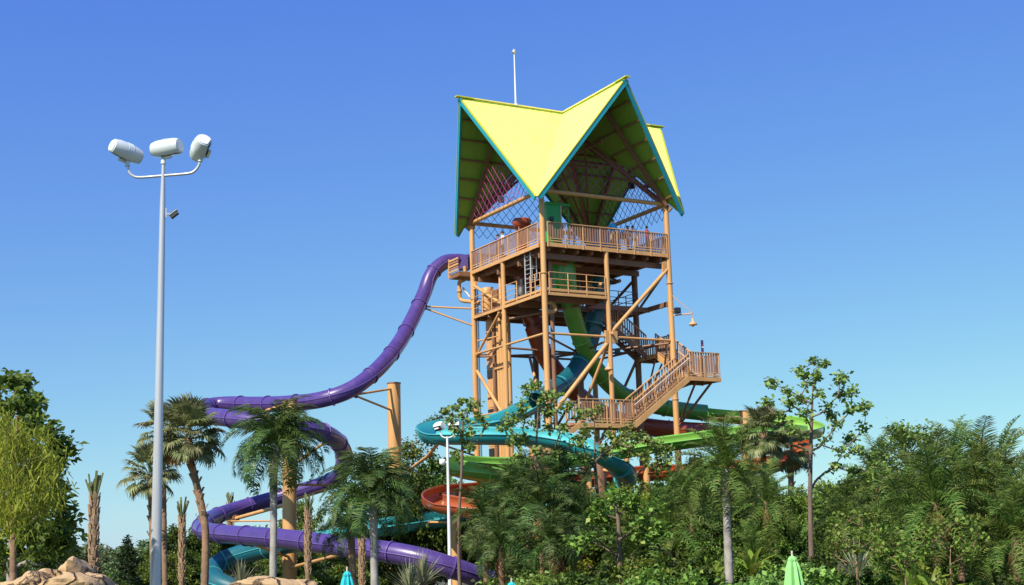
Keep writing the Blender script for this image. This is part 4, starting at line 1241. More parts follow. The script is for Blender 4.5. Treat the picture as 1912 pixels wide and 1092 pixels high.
person('person in dark clothes on the lower stair landing', T(.8, V1 + .8, zl), YAW - 1.5, 'shirt_black', 'shorts_dark', 'rail', 1.7)

# ================================================================== vegetation
def leaf_cloud(cent, size, jitter=0.35, up=0.5, ratio=0.5, fold=0.15):
    """quads (rhombus leaves) at cent (n,3)"""
    n = len(cent)
    nrm = rng.normal(size=(n, 3)); nrm[:, 2] = np.abs(nrm[:, 2]) + up
    nrm /= np.linalg.norm(nrm, axis=1)[:, None]
    a = rng.normal(size=(n, 3)); a[:, 2] -= 0.25
    a -= nrm * (a * nrm).sum(1)[:, None]; a /= np.linalg.norm(a, axis=1)[:, None]
    b = np.cross(nrm, a)
    s = (size * rng.uniform(1 - jitter, 1 + jitter, n))[:, None]
    V = np.stack([cent, cent + a * s * .5 + b * s * ratio * .5 + nrm * s * fold, cent + a * s, cent + a * s * .5 - b * s * ratio * .5 + nrm * s * fold], 1).reshape(-1, 3)
    F = np.arange(4 * n).reshape(n, 4)
    return V, F

def twig_tree(kind, trunk, r0, tips, clump, nleaf, leaf, lmat, bark, spread=0.6, up=0.5, ratio=0.5, rise=0.9, multi=None):
    """grows a branching skeleton: every twig joins the nearest limb already there"""
    tb = MB()
    tr = catmull(trunk, 5)
    n = len(tr)
    H = tr[-1].z
    nodes = [list(p) for p in tr]
    par = [-1] + list(range(n - 1))
    cnt = [0] * n
    cents = []
    paths = []
    usable = [i for i in range(n) if tr[i].z > H * 0.22]
    order = sorted(tips, key=lambda t: min((t - tr[i]).length for i in usable))
    arr = [nodes[i] for i in usable]; idx = list(usable)
    for tp in order:
        A = np.array(arr); d = np.array(tp) - A
        dist = np.linalg.norm(d, axis=1)
        hz = np.linalg.norm(d[:, :2], axis=1)
        cost = dist + np.maximum(0, (hz * rise * 0.6 - d[:, 2])) * 0.9
        k = int(np.argmin(cost)); pi = idx[k]
        a = Vector(nodes[pi])
        L = (tp - a).length
        wob = Vector((random.uniform(-1, 1), random.uniform(-1, 1), random.uniform(-.9, .3))) * L * 0.13
        pts = catmull([a, a.lerp(tp, .5) + wob, tp], 3)
        last = pi; path = [pi]
        for q in pts[1:]:
            nodes.append(list(q)); par.append(last); cnt.append(0)
            last = len(nodes) - 1; path.append(last)
            arr.append(nodes[last]); idx.append(last)
        paths.append(path)
        q = last
        while q != -1:
            cnt[q] += 1; q = par[q]
        m_ = int(nleaf * random.uniform(0.6, 1.4))
        g1 = rng.normal(size=(m_, 3)) * clump * spread * random.uniform(.75, 1.25)
        g1[:, 2] *= 0.75
        cents.append(np.array(tp) + g1)
        m2 = m_ // 5
        tt = rng.uniform(0.4, 1, m2)[:, None]
        cents.append(np.array(a) * (1 - tt) + np.array(tp) * tt + rng.normal(size=(m2, 3)) * clump * 0.3)
    N = max(1, len(tips))
    rad = lambda i: max(0.008, r0 * 0.72 * (cnt[i] / N) ** 0.5)
    tb.tube(tr, [max(rad(i), r0 * (1 - 0.85 * i / (n - 1))) for i in range(n)], 8)
    for path in paths:
        rr = [rad(i) for i in path]; rr[0] = rr[1]
        tb.tube([Vector(nodes[i]) for i in path], rr, 5, cap=False)
    C_ = np.concatenate(cents)
    V, F = leaf_cloud(C_, leaf, up=up, ratio=ratio)
    return tb.mesh('trunk', bark, True), np_mesh('crown', V, F, lmat)

def ell_tips(n, c, rad, seed, shell=0.5, flat=None):
    r_ = np.random.default_rng(seed)
    out = []
    while len(out) < n:
        d = r_.normal(size=3); d /= np.linalg.norm(d)
        q = d * (shell + (1 - shell) * r_.uniform() ** .5)
        if q[2] < -0.85: continue
        w_ = 1 + 0.22 * math.sin(3 * math.atan2(q[1], q[0]) + seed) + 0.15 * math.sin(5 * q[2] + seed)
        out.append(Vector((c[0] + q[0] * rad[0] * w_, c[1] + q[1] * rad[1] * w_, c[2] + q[2] * rad[2])))
    return out

def dense_proto(seed, H, W, lmat, bark='bark_tree', n=70, nleaf=90, leaf=0.2, clump=0.45, low=0.25, up=0.3, ratio=.5):
    n = int(n * 1.25); clump *= 0.78
    tips = ell_tips(n, (0, 0, H * (0.5 + low / 2)), (W / 2, W / 2, H * (0.5 - low / 2)), seed, 0.55)
    tr = [Vector((0, 0, 0)), Vector((random.uniform(-.2, .2), 0, H * .4)), Vector((random.uniform(-.3, .3), .1, H * .85))]
    return twig_tree('t', tr, 0.035 * H * .6, tips, clump, nleaf, leaf, lmat, bark, up=up, ratio=ratio)

def plant(nm, label, cat, meshes, loc, rz, sc, group=None):
    t = thing(nm, label, cat, loc, group)
    t.rotation_euler.z = rz
    t.scale = sc if hasattr(sc, '__len__') else (sc, sc, sc)
    for k, me in zip(('trunk', 'crown'), meshes):
        inst(k, me, t, (0, 0, 0))
    return t

def gpt(x, Y):
    p = at(x, 1000, Y)
    # follow the vertical through x near the bottom of the picture
    return Vector((p.x, p.y, 0))

LM = [(60, 'feathery tree at the left edge'), (176, 'stubby pruned palm'), (290, 'tall lamp post'), (379, 'curved fan palm'), (508, 'pale feather palm trunk'), (600, 'purple loops'), (648, 'closed teal parasol'), (735, 'free standing pillar'), (838, 'small lamp post'), (905, 'orange flume bend'), (960, 'service shaft'), (1020, 'front corner column'), (1090, 'teal flume bend'), (1157, 'bare-branched tree'), (1205, 'stair landing'), (1262, 'right corner column'), (1355, 'tall pale palm trunk'), (1425, 'old-fronded fan palm'), (1479, 'closed lime parasol'), (1515, 'thin forked tree'), (1600, 'twiggy shrubs'), (1690, 'loose grey-green tree'), (1745, 'big date palm'), (1832, 'red-brown palm trunks'), (1912, 'right picture edge')]
KW = dict(d1='dark', d2='mid green', d3='dark large-leaved', d4='olive small-leaved', d5='yellow-green', b1='mid green', b2='round-leaved bright', b3='dark', b4='thin yellow-green', f1='pale wide', f2='pale narrow')
USED = {}
def auto_label(k, x, y, Y, what, lead=''):
    lx, lm = min(LM, key=lambda q: abs(q[0] - x))
    side = 'left of' if x < lx - 6 else ('right of' if x > lx + 6 else 'in line with')
    hgt = 'higher' if y < 925 else ('middle-height' if y < 1035 else 'lowest')
    base = '%s%s %s just %s the %s' % (lead, KW[k], what, side, lm)
    for cand in (base, hgt + ' ' + base, base + ', nearer', base + ', set back', hgt + ' ' + base + ', nearer'):
        if cand not in USED:
            USED[cand] = 1
            return cand
    return base

# ---- broadleaf prototypes (unit: real size)
PR = {}
PR['d1'] = (dense_proto(1, 6.0, 4.6, 'leaf_dark', n=80, nleaf=110, leaf=.20), 6.0)
PR['d2'] = (dense_proto(2, 6.0, 5.4, 'leaf_mid', n=80, nleaf=100, leaf=.19), 6.0)
PR['d3'] = (dense_proto(3, 7.0, 4.2, 'leaf_dark', n=80, nleaf=110, leaf=.24), 7.0)
PR['d4'] = (dense_proto(4, 5.0, 5.0, 'leaf_mid', n=75, nleaf=100, leaf=.15, ratio=.35), 5.0)
PR['d5'] = (dense_proto(5, 5.0, 3.6, 'leaf_yellow', n=60, nleaf=80, leaf=.16), 5.0)
PR['b1'] = (dense_proto(6, 2.6, 3.2, 'leaf_mid', n=50, nleaf=90, leaf=.17, clump=.3, low=0.0), 2.6)
PR['b2'] = (dense_proto(7, 2.6, 3.0, 'leaf_round', n=45, nleaf=80, leaf=.18, clump=.3, low=0.0, ratio=.7), 2.6)
PR['b3'] = (dense_proto(8, 2.6, 3.4, 'leaf_dark', n=50, nleaf=90, leaf=.2, clump=.3, low=0.0), 2.6)
PR['b4'] = (dense_proto(9, 2.4, 2.6, 'leaf_yellow', n=30, nleaf=60, leaf=.14, clump=.28, low=0.0, ratio=.4), 2.4)
PR['f1'] = (dense_proto(10, 8.0, 8.5, 'leaf_far', n=70, nleaf=90, leaf=.5, clump=.8, low=.1), 8.0)
PR['f2'] = (dense_proto(12, 8.0, 6.5, 'leaf_far', n=60, nleaf=90, leaf=.45, clump=.8, low=.1), 8.0)

def put(kind, x, ytop, Y, label, group=None, wide=1.0, nm='tree', cat='tree', rz=None):
    me, H = PR[kind]
    if group: label = auto_label(kind, x, ytop, Y, {'bush': 'bush', 'distant_tree': 'far tree'}.get(nm, 'thicket tree'))
    top = at(x, ytop, Y)
    s = max(0.2, top.z / H)
    return plant(nm, label, cat, me, (top.x, top.y, 0), random.uniform(0, 6.28) if rz is None else rz, (s * wide, s * wide, s), group)

# far wood line at the left and behind everything
for i, x in enumerate(list(range(-130, 460, 34))):
    put(random.choice(['f1', 'f2']), x + random.uniform(-8, 8), 1016 + random.uniform(-14, 12) + (6 if x < 230 else -4), 190 + random.uniform(-20, 20), 'pale green tree in the distant tree line at the left horizon', 'distant tree line', wide=1.2, nm='distant_tree')
for i, x in enumerate(list(range(480, 2200, 46))):
    put(random.choice(['f1', 'f2']), x + random.uniform(-8, 8), 1000 + random.uniform(-14, 12), 170 + random.uniform(-20, 20), 'distant tree seen only through gaps behind the slides', 'trees behind the slides', wide=1.4, nm='distant_tree')

# conifers
def conifer_mesh(H, W, n, seed):
    r_ = np.random.default_rng(seed)
    z = H * (1 - r_.uniform(0, 1, n) ** .6) 
    z = np.clip(z, 0.15, H)
    rad = W / 2 * (1 - z / H) ** .75 * r_.uniform(.45, 1.08, n) * (1 + .25 * np.sin(z * 7 + 2))
    a = r_.uniform(0, 2 * np.pi, n)
    C_ = np.stack([rad * np.cos(a), rad * np.sin(a), z], 1)
    V, F = leaf_cloud(C_, .22, up=.2, ratio=.3)
    tb = MB().tube([(0, 0, 0), (0, 0, H * .95)], [.12, .02], 7)
    return tb.mesh('trunk', 'bark_tree', True), np_mesh('crown', V, F, 'leaf_conifer')
PR['c1'] = (conifer_mesh(5, 2.1, 5200, 5), 5.0)
put('c1', 238, 1000, 75, 'dark narrow conifer left of the lamp post base', nm='conifer', cat='conifer', wide=1.1)
put('c1', 138, 1004, 80, 'dark conifer behind the boulders and the stubby palm', nm='conifer', cat='conifer')
put('c1', 170, 1022, 82, 'small dark conifer just right of the stubby palm trunk', nm='conifer', cat='conifer', wide=1.3)

# ---- palms
def feather_mesh(L, nl, droop, leafdroop, lw, ll, mat, seed, vee=0.5, plume=0.2):
    r_ = random.Random(seed)
    rach = []
    for i in range(15):
        s = i / 14
        ang = 0.25 - droop * s ** 1.5
        if i == 0: p = Vector((0, 0, 0))
        else: p = p + Vector((math.cos(ang), 0, math.sin(ang))) * (L / 14)
        rach.append(p.copy())
    V = []; F = []
    def rp(s):
        f = s * 14; i = min(13, int(f)); return rach[i].lerp(rach[i + 1], f - i), (rach[i + 1] - rach[i]).normalized()
    # rachis strip (a folded narrow band)
    for i in range(14):
        a, b = rach[i], rach[i + 1]
        w0 = .035 * (1 - i / 15) + .006; w1 = .035 * (1 - (i + 1) / 15) + .006
        k = len(V)
        V += [a + Vector((0, w0, 0)), a - Vector((0, w0, 0)), b - Vector((0, w1, 0)), b + Vector((0, w1, 0))]
        F.append((k, k + 1, k + 2, k + 3))
        k = len(V)
        V += [a + Vector((0, 0, w0)), a - Vector((0, 0, w0)), b - Vector((0, 0, w1)), b + Vector((0, 0, w1))]
        F.append((k, k + 1, k + 2, k + 3))
    for i in range(nl):
        s = 0.14 + 0.85 * i / (nl - 1)
        for sd in (-1, 1):
            q, t = rp(min(.999, s + r_.uniform(-.004, .004)))
            length = ll * (math.sin(math.pi * min(1, (s * .88 + .10))) ** .55) * r_.uniform(.85, 1.1)
            out = (Vector((0, sd, 0)) + t * r_.uniform(.35, .75) + Vector((0, 0, vee + r_.uniform(-plume, plume)))).normalized()
            p1 = q + out * length * .5
            o2 = (out + Vector((0, 0, -leafdroop * r_.uniform(.7, 1.2)))).normalized()
            p2 = p1 + o2 * length * .5
            wv = t * lw * .5
            tw = Vector((0, 0, lw * .25 * r_.uniform(-1, 1)))
            k = len(V)
            V += [q - wv * .6, q + wv * .6, p1 + wv + tw, p1 - wv - tw, p2 + wv * .15, p2 - wv * .15]
            F += [(k, k + 1, k + 2, k + 3), (k + 3, k + 2, k + 4, k + 5)]
    return np_mesh('frond', [tuple(v) for v in V], F, mat)

def fan_mesh(pet, R, nseg, mat, seed, fold=0.5, droop=.5):
    r_ = random.Random(seed)
    V = []; F = []
    w0 = .022
    a = Vector((0, 0, 0)); b = Vector((pet * .95, 0, pet * .12))
    V += [a + Vector((0, w0, 0)), a - Vector((0, w0, 0)), b - Vector((0, w0 * .7, 0)), b + Vector((0, w0 * .7, 0))]; F.append((0, 1, 2, 3))
    V += [a + Vector((0, 0, w0)), a - Vector((0, 0, w0)), b - Vector((0, 0, w0 * .7)), b + Vector((0, 0, w0 * .7))]; F.append((4, 5, 6, 7))
    for i in range(nseg):
        th = math.radians(-125 + 250 * i / (nseg - 1)) + r_.uniform(-.02, .02)
        dr = Vector((math.cos(th), math.sin(th) * .95, fold * abs(math.sin(th)) * .5 + .05))
        dr.normalize()
        side = Vector((-math.sin(th), math.cos(th), 0))
        L = R * (.72 + .28 * math.cos(th * .7)) * r_.uniform(.9, 1.08)
        wd = R * math.radians(250 / nseg) * .42
        z1 = dr * L * .55
        zt = .02 * (1 if i % 2 else -1)
        d2 = (dr + Vector((0, 0, -droop * r_.uniform(.5, 1.5)))).normalized()
        d3 = (d2 + Vector((0, 0, -droop * 1.4 * r_.uniform(.5, 1.5)))).normalized()
        p1 = b + z1; p2 = p1 + d2 * L * .28; p3 = p2 + d3 * L * .22
        k = len(V)
        V += [b - side * .006, b + side * .006, p1 + side * wd + Vector((0, 0, zt)), p1 - side * wd - Vector((0, 0, zt)), p2 + side * wd * .55, p2 - side * wd * .55, p3 + side * .004, p3 - side * .004]
        F += [(k, k + 1, k + 2, k + 3), (k + 3, k + 2, k + 4, k + 5), (k + 5, k + 4, k + 6, k + 7)]
    return np_mesh('frond', [tuple(v) for v in V], F, mat)

FE = {}
FE['queen'] = [feather_mesh(3.0, 58, 1.9 + .25 * i, 2.4, .048, .8, 'palm_queen', i, vee=.1, plume=.7) for i in range(4)]
FE['date'] = [feather_mesh(2.6, 46, 1.05 + .3 * i, .9, .034, .56, 'palm_date', 10 + i, vee=.5, plume=.5) for i in range(4)]
FE['pygmy'] = [feather_mesh(1.7, 40, 1.5 + .3 * i, 1.1, .029, .44, 'palm_queen', 20 + i, vee=.4, plume=.5) for i in range(4)]
FE['fan'] = [fan_mesh(.95, .85, 34, 'palm_fan', 30 + i, droop=.35 + .2 * i) for i in range(4)]
FE['fandead'] = [fan_mesh(.8, .8, 26, 'palm_dead', 40 + i, droop=1.1) for i in range(2)]
FE['deadfeather'] = [feather_mesh(1.9, 30, 2.4, 1.2, .03, .4, 'palm_dead', 50, vee=.1)]

def palm(nm, label, foot, crown, r0, r1, kind, nf, scale, el=(80, -35), mat='bark_grey', rings=0.0, dead=0, group=None, mid=None, seed=1, spear=True, boots=0, deadkind='deadfeather', bulge=0):
    """foot, crown: Vectors; fronds are single parts that share a few meshes"""
    t = thing(nm, label, 'palm', foot, group)
    r_ = random.Random(seed)
    ctrl = [foot] + (mid if isinstance(mid, list) else [mid if mid else foot.lerp(crown, .5)]) + [crown]
    tr = resample(catmull(ctrl, 14), 0.16)
    n = len(tr)
    rad = []
    for i in range(n):
        s = i / (n - 1)
        r = r0 + (r1 - r0) * s
        if bulge and s > .74: r = r * (1 + bulge * math.sin(min(1, (s - .74) / .26) * math.pi))
        r *= 1 + (rings if i % 2 else -rings) + r_.uniform(-.03, .03)
        if s < .05: r *= 1.25 - 5 * s
        rad.append(r)
    MB().tube(tr, rad, 12).build('trunk', mat, t, True)
    if boots:
        bm = MB()
        for i in range(boots):
            s = 1 - (i / boots) * .42
            f = s * (n - 1); k = min(n - 2, int(f)); q = tr[k].lerp(tr[k + 1], f - k)
            a = i * 2.4
            d = Vector((math.cos(a), math.sin(a), 0))
            bm.bar(q + d * r1 * .7 - ZZ * .1, q + d * (r1 * 1.35 + .05) + ZZ * .16, .12, .03, d)
        bm.build('leaf_base', 'boot', t, kind='stuff')
    for i in range(nf):
        s = i / max(1, nf - 1)
        e = math.radians(el[0] + (el[1] - el[0]) * s ** .9 + r_.uniform(-7, 7))
        a = i * 2.39996 + r_.uniform(-.25, .25)
        me = FE[kind][min(len(FE[kind]) - 1, int(s * len(FE[kind])))]
        off = Vector((math.cos(a), math.sin(a), 0)) * r1 * .5
        inst('frond', me, t, crown - foot + off - ZZ * (.25 * s), rot=(r_.uniform(-.3, .3), -e, a), scale=scale * r_.uniform(.85, 1.08))
    for i in range(dead):
        a = r_.uniform(0, 6.28)
        inst('dead_frond', FE[deadkind][i % len(FE[deadkind])], t, crown - foot - ZZ * .35, rot=(r_.uniform(-.3, .3), math.radians(r_.uniform(35, 75)), a), scale=scale * r_.uniform(.6, .9))
    if spear:
        MB().tube([crown, crown + Vector((.05, 0, 1.1 * scale))], [.05, .008], 6).build('spear_leaf', 'palm_date', t)
    return t

def foot_of(x, Y, y=1092):
    p = at(x, y, Y); return Vector((p.x, p.y, 0))

# left fan palms
Yp = 52
palm('fan_palm', 'tall fan palm with a full tan-edged crown and a curved trunk beside the lamp post', foot_of(379, Yp), at(352, 812, Yp), .15, .13, 'fan', 40, .88, (88, -50), 'bark_brown', .03, dead=6, mid=[at(384, 1020, Yp), at(379, 960, Yp), at(366, 900, Yp), at(354, 850, Yp)] , seed=3, boots=26, deadkind='fandead')
palm('fan_palm', 'fan palm half hidden behind the lamp post with lit lower fronds', foot_of(292, 58), at(280, 882, 58), .13, .13, 'fan', 24, .85, (85, -45), 'bark_brown', .03, dead=3, mid=at(284, 980, 58), seed=4, boots=14, deadkind='fandead')
palm('fan_palm', 'small fan palm crown just right of the lamp post at mid height', foot_of(312, 60), at(303, 800, 60), .12, .12, 'fan', 16, .8, (80, -55), 'bark_brown', .03, dead=2, seed=5, boots=10, deadkind='fandead')
# stubby freshly cut palms
cutm = MB().bar((0, 0, 0), (.02, 0, .8), .05, .02, Vector((1, 0, 0))).mesh('cut_frond', 'palm_fan')
for v_ in cutm.vertices:
    if v_.co.z > .5: v_.co.x *= 1.6; v_.co.y *= 1.3
def cut_palm(label, x, ytop, Y, r, nf, seed, ylo=None):
    f = foot_of(x, Y)
    c = at(x, ytop, Y)
    t = palm('cut_palm', label, f, c, r, r * .95, 'fan', 0, 1, mat='bark_brown', rings=.05, seed=seed, boots=0, spear=False, group=None)
    r_ = random.Random(seed)
    bm = MB()
    H = c.z
    k = 0; z = H * .5
    while z < H:
        a = k * 2.4 + r_.uniform(-.3, .3); rr = r * (1.0 + .35 * (z / H))
        d = Vector((math.cos(a), math.sin(a), 0))
        q = Vector((f.x + (c.x - f.x) * z / H, f.y, z))
        bm.bar(q + d * rr * .8 - ZZ * .08, q + d * (rr * 1.0 + r_.uniform(0, .035)) + ZZ * r_.uniform(.06, .2), r_.uniform(.06, .1), .025, d)
        z += .028; k += 1
    bm.build('leaf_base', 'boot', t, kind='stuff')
    for i in range(nf * 4):
        a = i * 2.4
        inst('cut_frond', cutm, t, c - f + Vector((math.cos(a), math.sin(a), 0)) * r * .6 - ZZ * .1, rot=(r_.uniform(-.2, .2), r_.uniform(.02, .28), a), scale=(1, 1, r_.uniform(.5, 1.05)) )
    return t
cut_palm('stubby pruned palm with rough leaf bases standing above the boulders', 176, 925, 40, .105, 5, 11)
cut_palm('thin pruned palm trunk with one green tuft left of the curved fan palm', 340, 962, 55, .10, 4, 12)
cut_palm('short pruned palm tuft showing above the left bend of the purple loop', 430, 938, 92, .2, 5, 13)
cut_palm('pruned palm stem between the thick pillar and the teal flume', 575, 950, 62, .12, 4, 14)
cut_palm('pruned palm stem right of the teal parasol', 676, 1000, 60, .12, 3, 15)
# queen palms
palm('feather_palm', 'large dark feather palm with pale grey trunk in front of the thick pillar', foot_of(508, 46), at(520, 832, 46), .125, .11, 'queen', 38, .74, (88, -10), 'bark_grey', .02, dead=1, seed=21, bulge=.25, mid=[at(511, 980, 46), at(511, 880, 46)])
palm('feather_palm', 'drooping feather palm with pale trunk right of the purple bend', foot_of(701, 44), at(696, 925, 44), .13, .11, 'queen', 38, .72, (90, -2), 'bark_grey', .02, dead=0, seed=22, bulge=.2)
palm('feather_palm', 'small feather palm with brown trunk left of the drooping palm', foot_of(664, 48), at(655, 985, 48), .12, .12, 'queen', 18, .5, (88, 0), 'bark_brown', .03, seed=23)
palm('feather_palm', 'feather palm with a tall pale trunk right of the staircase', foot_of(1360, 50), at(1354, 872, 50), .17, .13, 'date', 44, .82, (88, -32), 'bark_grey', .02, dead=5, seed=24)
# fan palms by the orange flume
palm('fan_palm', 'fan palm with tan old fronds in front of the short pillar and orange flume', foot_of(1425, 72), at(1425, 808, 72), .17, .15, 'fan', 32, 1.0, (85, -60), 'bark_brown', .03, dead=7, seed=25, boots=10, deadkind='fandead')
palm('fan_palm', 'second fan palm crown hanging over the orange bend', foot_of(1470, 74), at(1478, 838, 74), .15, .15, 'fan', 22, .85, (70, -60), 'bark_brown', .03, dead=5, seed=26, boots=10, deadkind='fandead')
# right hand date palms
for i, (x, y, Y, s, lb) in enumerate(((1745, 935, 48, 1.15, 'big date palm with arching fronds left of the red-brown trunks at the right'), (1833, 940, 50, 1.25, 'date palm on the left one of the two red-brown trunks at the right edge'), (1872, 925, 52, 1.15, 'date palm on the right one of the two red-brown trunks at the right edge'), (1920, 975, 47, 1.1, 'date palm cut by the right edge of the picture'), (1790, 905, 56, 1.1, 'date palm rising highest behind the two red-brown trunks'), (1690, 965, 52, .95, 'shorter date palm below the loose tree at the right'), (1640, 905, 60, 1.0, 'date palm between the thin forked tree and the loose tree'), (1895, 1000, 46, .8, 'short date palm low by the right edge'))):
    palm('date_palm', lb, foot_of(x + 2, Y), at(x, y, Y), .13, .14, 'date', 30, s, (88, -40), 'bark_brown', .05, dead=5, seed=30 + i, group=None)
# pygmy palms in the middle
mid_p = [(905, 968, 58, 1.0, 'small date palm nearest the lamp post in the middle thicket'), (955, 925, 60, 1.1, 'small date palm below the lime flume in the middle thicket'), (1010, 945, 57, 1.15, 'small date palm with tan old fronds in the centre of the middle thicket'),
         (1045, 900, 62, 1.1, 'small date palm just left of the teal bend'), (985, 905, 64, 1.0, 'small date palm partly in front of the orange flume'), (1080, 965, 58, 1.05, 'small date palm at the right of the middle thicket'), (935, 1015, 54, .95, 'low small date palm in front of the purple tube end'), (1030, 1010, 54, .95, 'low small date palm at the bottom of the middle thicket')]
for i, (x, y, Y, s, lb) in enumerate(mid_p):
    palm('date_palm', lb, foot_of(x + 3, Y), at(x, y, Y), .11, .12, 'pygmy', 28, s * 1.15, (86, -35), 'bark_brown', .05, dead=4, seed=50 + i)
for i, (x, y, Y, s, lb) in enumerate(((1250, 985, 56, 1.0, 'low date palm right of the bare-branched tree'), (1290, 930, 62, .95, 'date palm left of the tall pale trunk'), (1430, 935, 60, 1.0, 'date palm below the fan palms'), (1575, 975, 56, .9, 'date palm right of the thin branching tree'), (1640, 1015, 48, .8, 'low date palm at the right bottom'), (1180, 1030, 52, .8, 'low date palm at the foot of the bare-branched tree'), (1408, 1040, 58, .8, 'low date palm right of the tall pale trunk foot'))):
    palm('date_palm', lb, foot_of(x + 2, Y), at(x, y, Y), .1, .11, 'date', 24, s * .85, (86, -35), 'bark_brown', .05, dead=2, seed=70 + i)

# ---- thin trees placed by their clusters
def thin_tree(label, x0, Y, trunk_px, tips_px, r0, clump, nleaf, leaf, lmat='leaf_round', seed=1, depth=1.4, rise=.9, extra=0, nm='tree', bark='bark_tree'):
    random.seed(seed)
    f = foot_of(x0, Y)
    tr = [Vector((0, 0, 0))] + [at(x, y, Y) - f for x, y in trunk_px]
    tips = []
    for q in tips_px:
        tips.append(at(q[0], q[1], Y + random.uniform(-depth, depth)) - f)
        for k in range(extra):
            tips.append(at(q[0] + random.uniform(-16, 16), q[1] + random.uniform(-12, 12), Y + random.uniform(-depth, depth)) - f)
    me = twig_tree('t', tr, r0, tips, clump, nleaf, leaf, lmat, bark, ratio=.75, rise=rise)
    return plant(nm, label, 'tree', me, f, 0, 1)
thin_tree('tall thin tree with bare forks and small round leaf tufts right of the orange flume', 1515, 55, [(1514, 1000), (1513, 900), (1515, 800), (1519, 690)],
    [(1540, 680), (1566, 706), (1490, 692), (1521, 672), (1508, 718), (1440, 716), (1470, 733), (1475, 752), (1572, 738), (1497, 745), (1431, 750), (1590, 762), (1547, 757), (1562, 790), (1614, 757), (1552, 775), (1530, 735), (1540, 820), (1612, 798), (1585, 815), (1600, 840), (1570, 842), (1626, 850), (1505, 770), (1460, 775), (1478, 800), (1592, 730), (1574, 705), (1525, 702), (1500, 700), (1560, 870), (1600, 880), (1640, 870), (1650, 850), (1640, 890)],
    .13, .2, 54, .18, seed=5, rise=.9, extra=0)
thin_tree('slender leafy tree in front of the teal flume left of centre', 860, 62, [(856, 1000), (862, 880), (864, 780)],
    [(862, 748), (845, 762), (880, 758), (832, 768), (895, 775), (870, 785), (850, 800), (885, 805), (905, 795), (865, 825), (850, 845), (880, 835), (875, 765), (840, 785)], .09, .18, 26, .18, seed=6, extra=1, rise=1.3)
thin_tree('slender leafy tree in front of the corner column with open round leaves', 1010, 60, [(1008, 1000), (1000, 880), (1005, 760)],
    [(1002, 718), (985, 735), (975, 765), (1010, 745), (1028, 735), (1040, 765), (960, 780), (1060, 755), (995, 790), (1025, 800), (980, 815), (1050, 800), (960, 815), (940, 800), (1000, 840), (1040, 840), (970, 850), (1080, 780), (1070, 820), (1020, 770)], .10, .2, 30, .19, seed=7, extra=1, rise=1.3)
thin_tree('leafy tree spreading below the lower stair landing', 1120, 63, [(1122, 1000), (1112, 880), (1110, 800)],
    [(1104, 772), (1095, 806), (1140, 812), (1165, 810), (1185, 815), (1205, 820), (1150, 830), (1220, 830), (1175, 845), (1130, 845), (1090, 850), (1235, 850), (1200, 850), (1245, 870), (1225, 880)], .10, .25, 42, .19, seed=8, extra=1, rise=1.0)
thin_tree('dark tree with bare pale branches in the middle of the thicket', 1157, 50, [(1157, 1040), (1155, 980), (1148, 930)],
    [(1150, 925), (1120, 940), (1180, 945), (1200, 960), (1225, 950), (1110, 970), (1100, 1000), (1215, 1000), (1190, 985), (1130, 960), (1235, 985), (1170, 930), (1085, 1020)], .13, .3, 50, .19, 'leaf_mid', seed=9, extra=1, rise=.7)
thin_tree('wispy tree behind the free standing pillar', 775, 92, [(775, 1000), (772, 900), (770, 830)],
    [(760, 830), (790, 815), (800, 795), (815, 782), (780, 840), (750, 850), (800, 850), (830, 865), (745, 870), (770, 865), (800, 880), (830, 890), (725, 880), (760, 895)], .14, .4, 60, .18, 'leaf_mid', seed=10, extra=2)
thin_tree('loose grey-green tree with open top left of the right hand palms', 1690, 62, [(1690, 1000), (1692, 900), (1690, 830)],
    [(1685, 800), (1670, 815), (1710, 810), (1700, 825), (1655, 835), (1730, 825), (1680, 845), (1640, 860), (1715, 850), (1660, 880), (1700, 880), (1740, 850), (1625, 880), (1645, 900)], .12, .34, 56, .15, 'leaf_mid', seed=12, extra=2)
for i, (x, y, w_) in enumerate(((1600, 960, 50), (1690, 985, 60), (1775, 980, 60))):
    lb = ['pale twiggy shrub right of the thin branching tree', 'pale twiggy shrub below the loose tree', 'bare twiggy shrub below the big date palm'][i]
    random.seed(40 + i)
    tips = [(x + random.uniform(-w_, w_), y + random.uniform(-10, 80)) for k in range(26)]
    thin_tree(lb, x, 42, [(x, 1070), (x, 1020)], tips, .035, .16, 30, .12, 'leaf_mid', seed=40 + i, nm='shrub', bark='bark_brown')

# ---- big left tree: dark large-leaved crown with a feathery yellow tree in front
random.seed(77)
Yl = 33
f = foot_of(25, Yl)
tips = [at(x + random.uniform(-12, 12), y + random.uniform(-12, 12), Yl + random.uniform(-1.6, 1.6)) - f for x, y in
        [(10, 715), (30, 725), (45, 745), (60, 760), (70, 780), (80, 800), (90, 815), (105, 830), (118, 850), (112, 845), (60, 800), (40, 790), (20, 760), (85, 850), (95, 870), (105, 920), (95, 900), (110, 965), (125, 975), (120, 990), (100, 950), (80, 930), (90, 985), (110, 1010), (70, 1000), (60, 960), (40, 1000), (20, 980), (0, 960), (-20, 900), (-30, 850), (-30, 780), (-20, 740), (0, 800), (30, 840), (60, 880), (10, 900), (50, 1020), (90, 1025), (20, 1030), (-10, 1010), (75, 1030), (100, 1040), (60, 740)] for _ in range(1)]
me = twig_tree('t', [Vector((0, 0, 0)), Vector((0, 0, 1.5)), at(20, 900, Yl) - f, at(10, 750, Yl) - f], .17, tips, .26, 95, .2, 'leaf_big', 'bark_grey', ratio=.62, rise=.5)
plant('tree', 'dark large-leaved tree at the left edge with a grey trunk', 'tree', me, f, 0, 1)
f = foot_of(20, 29)
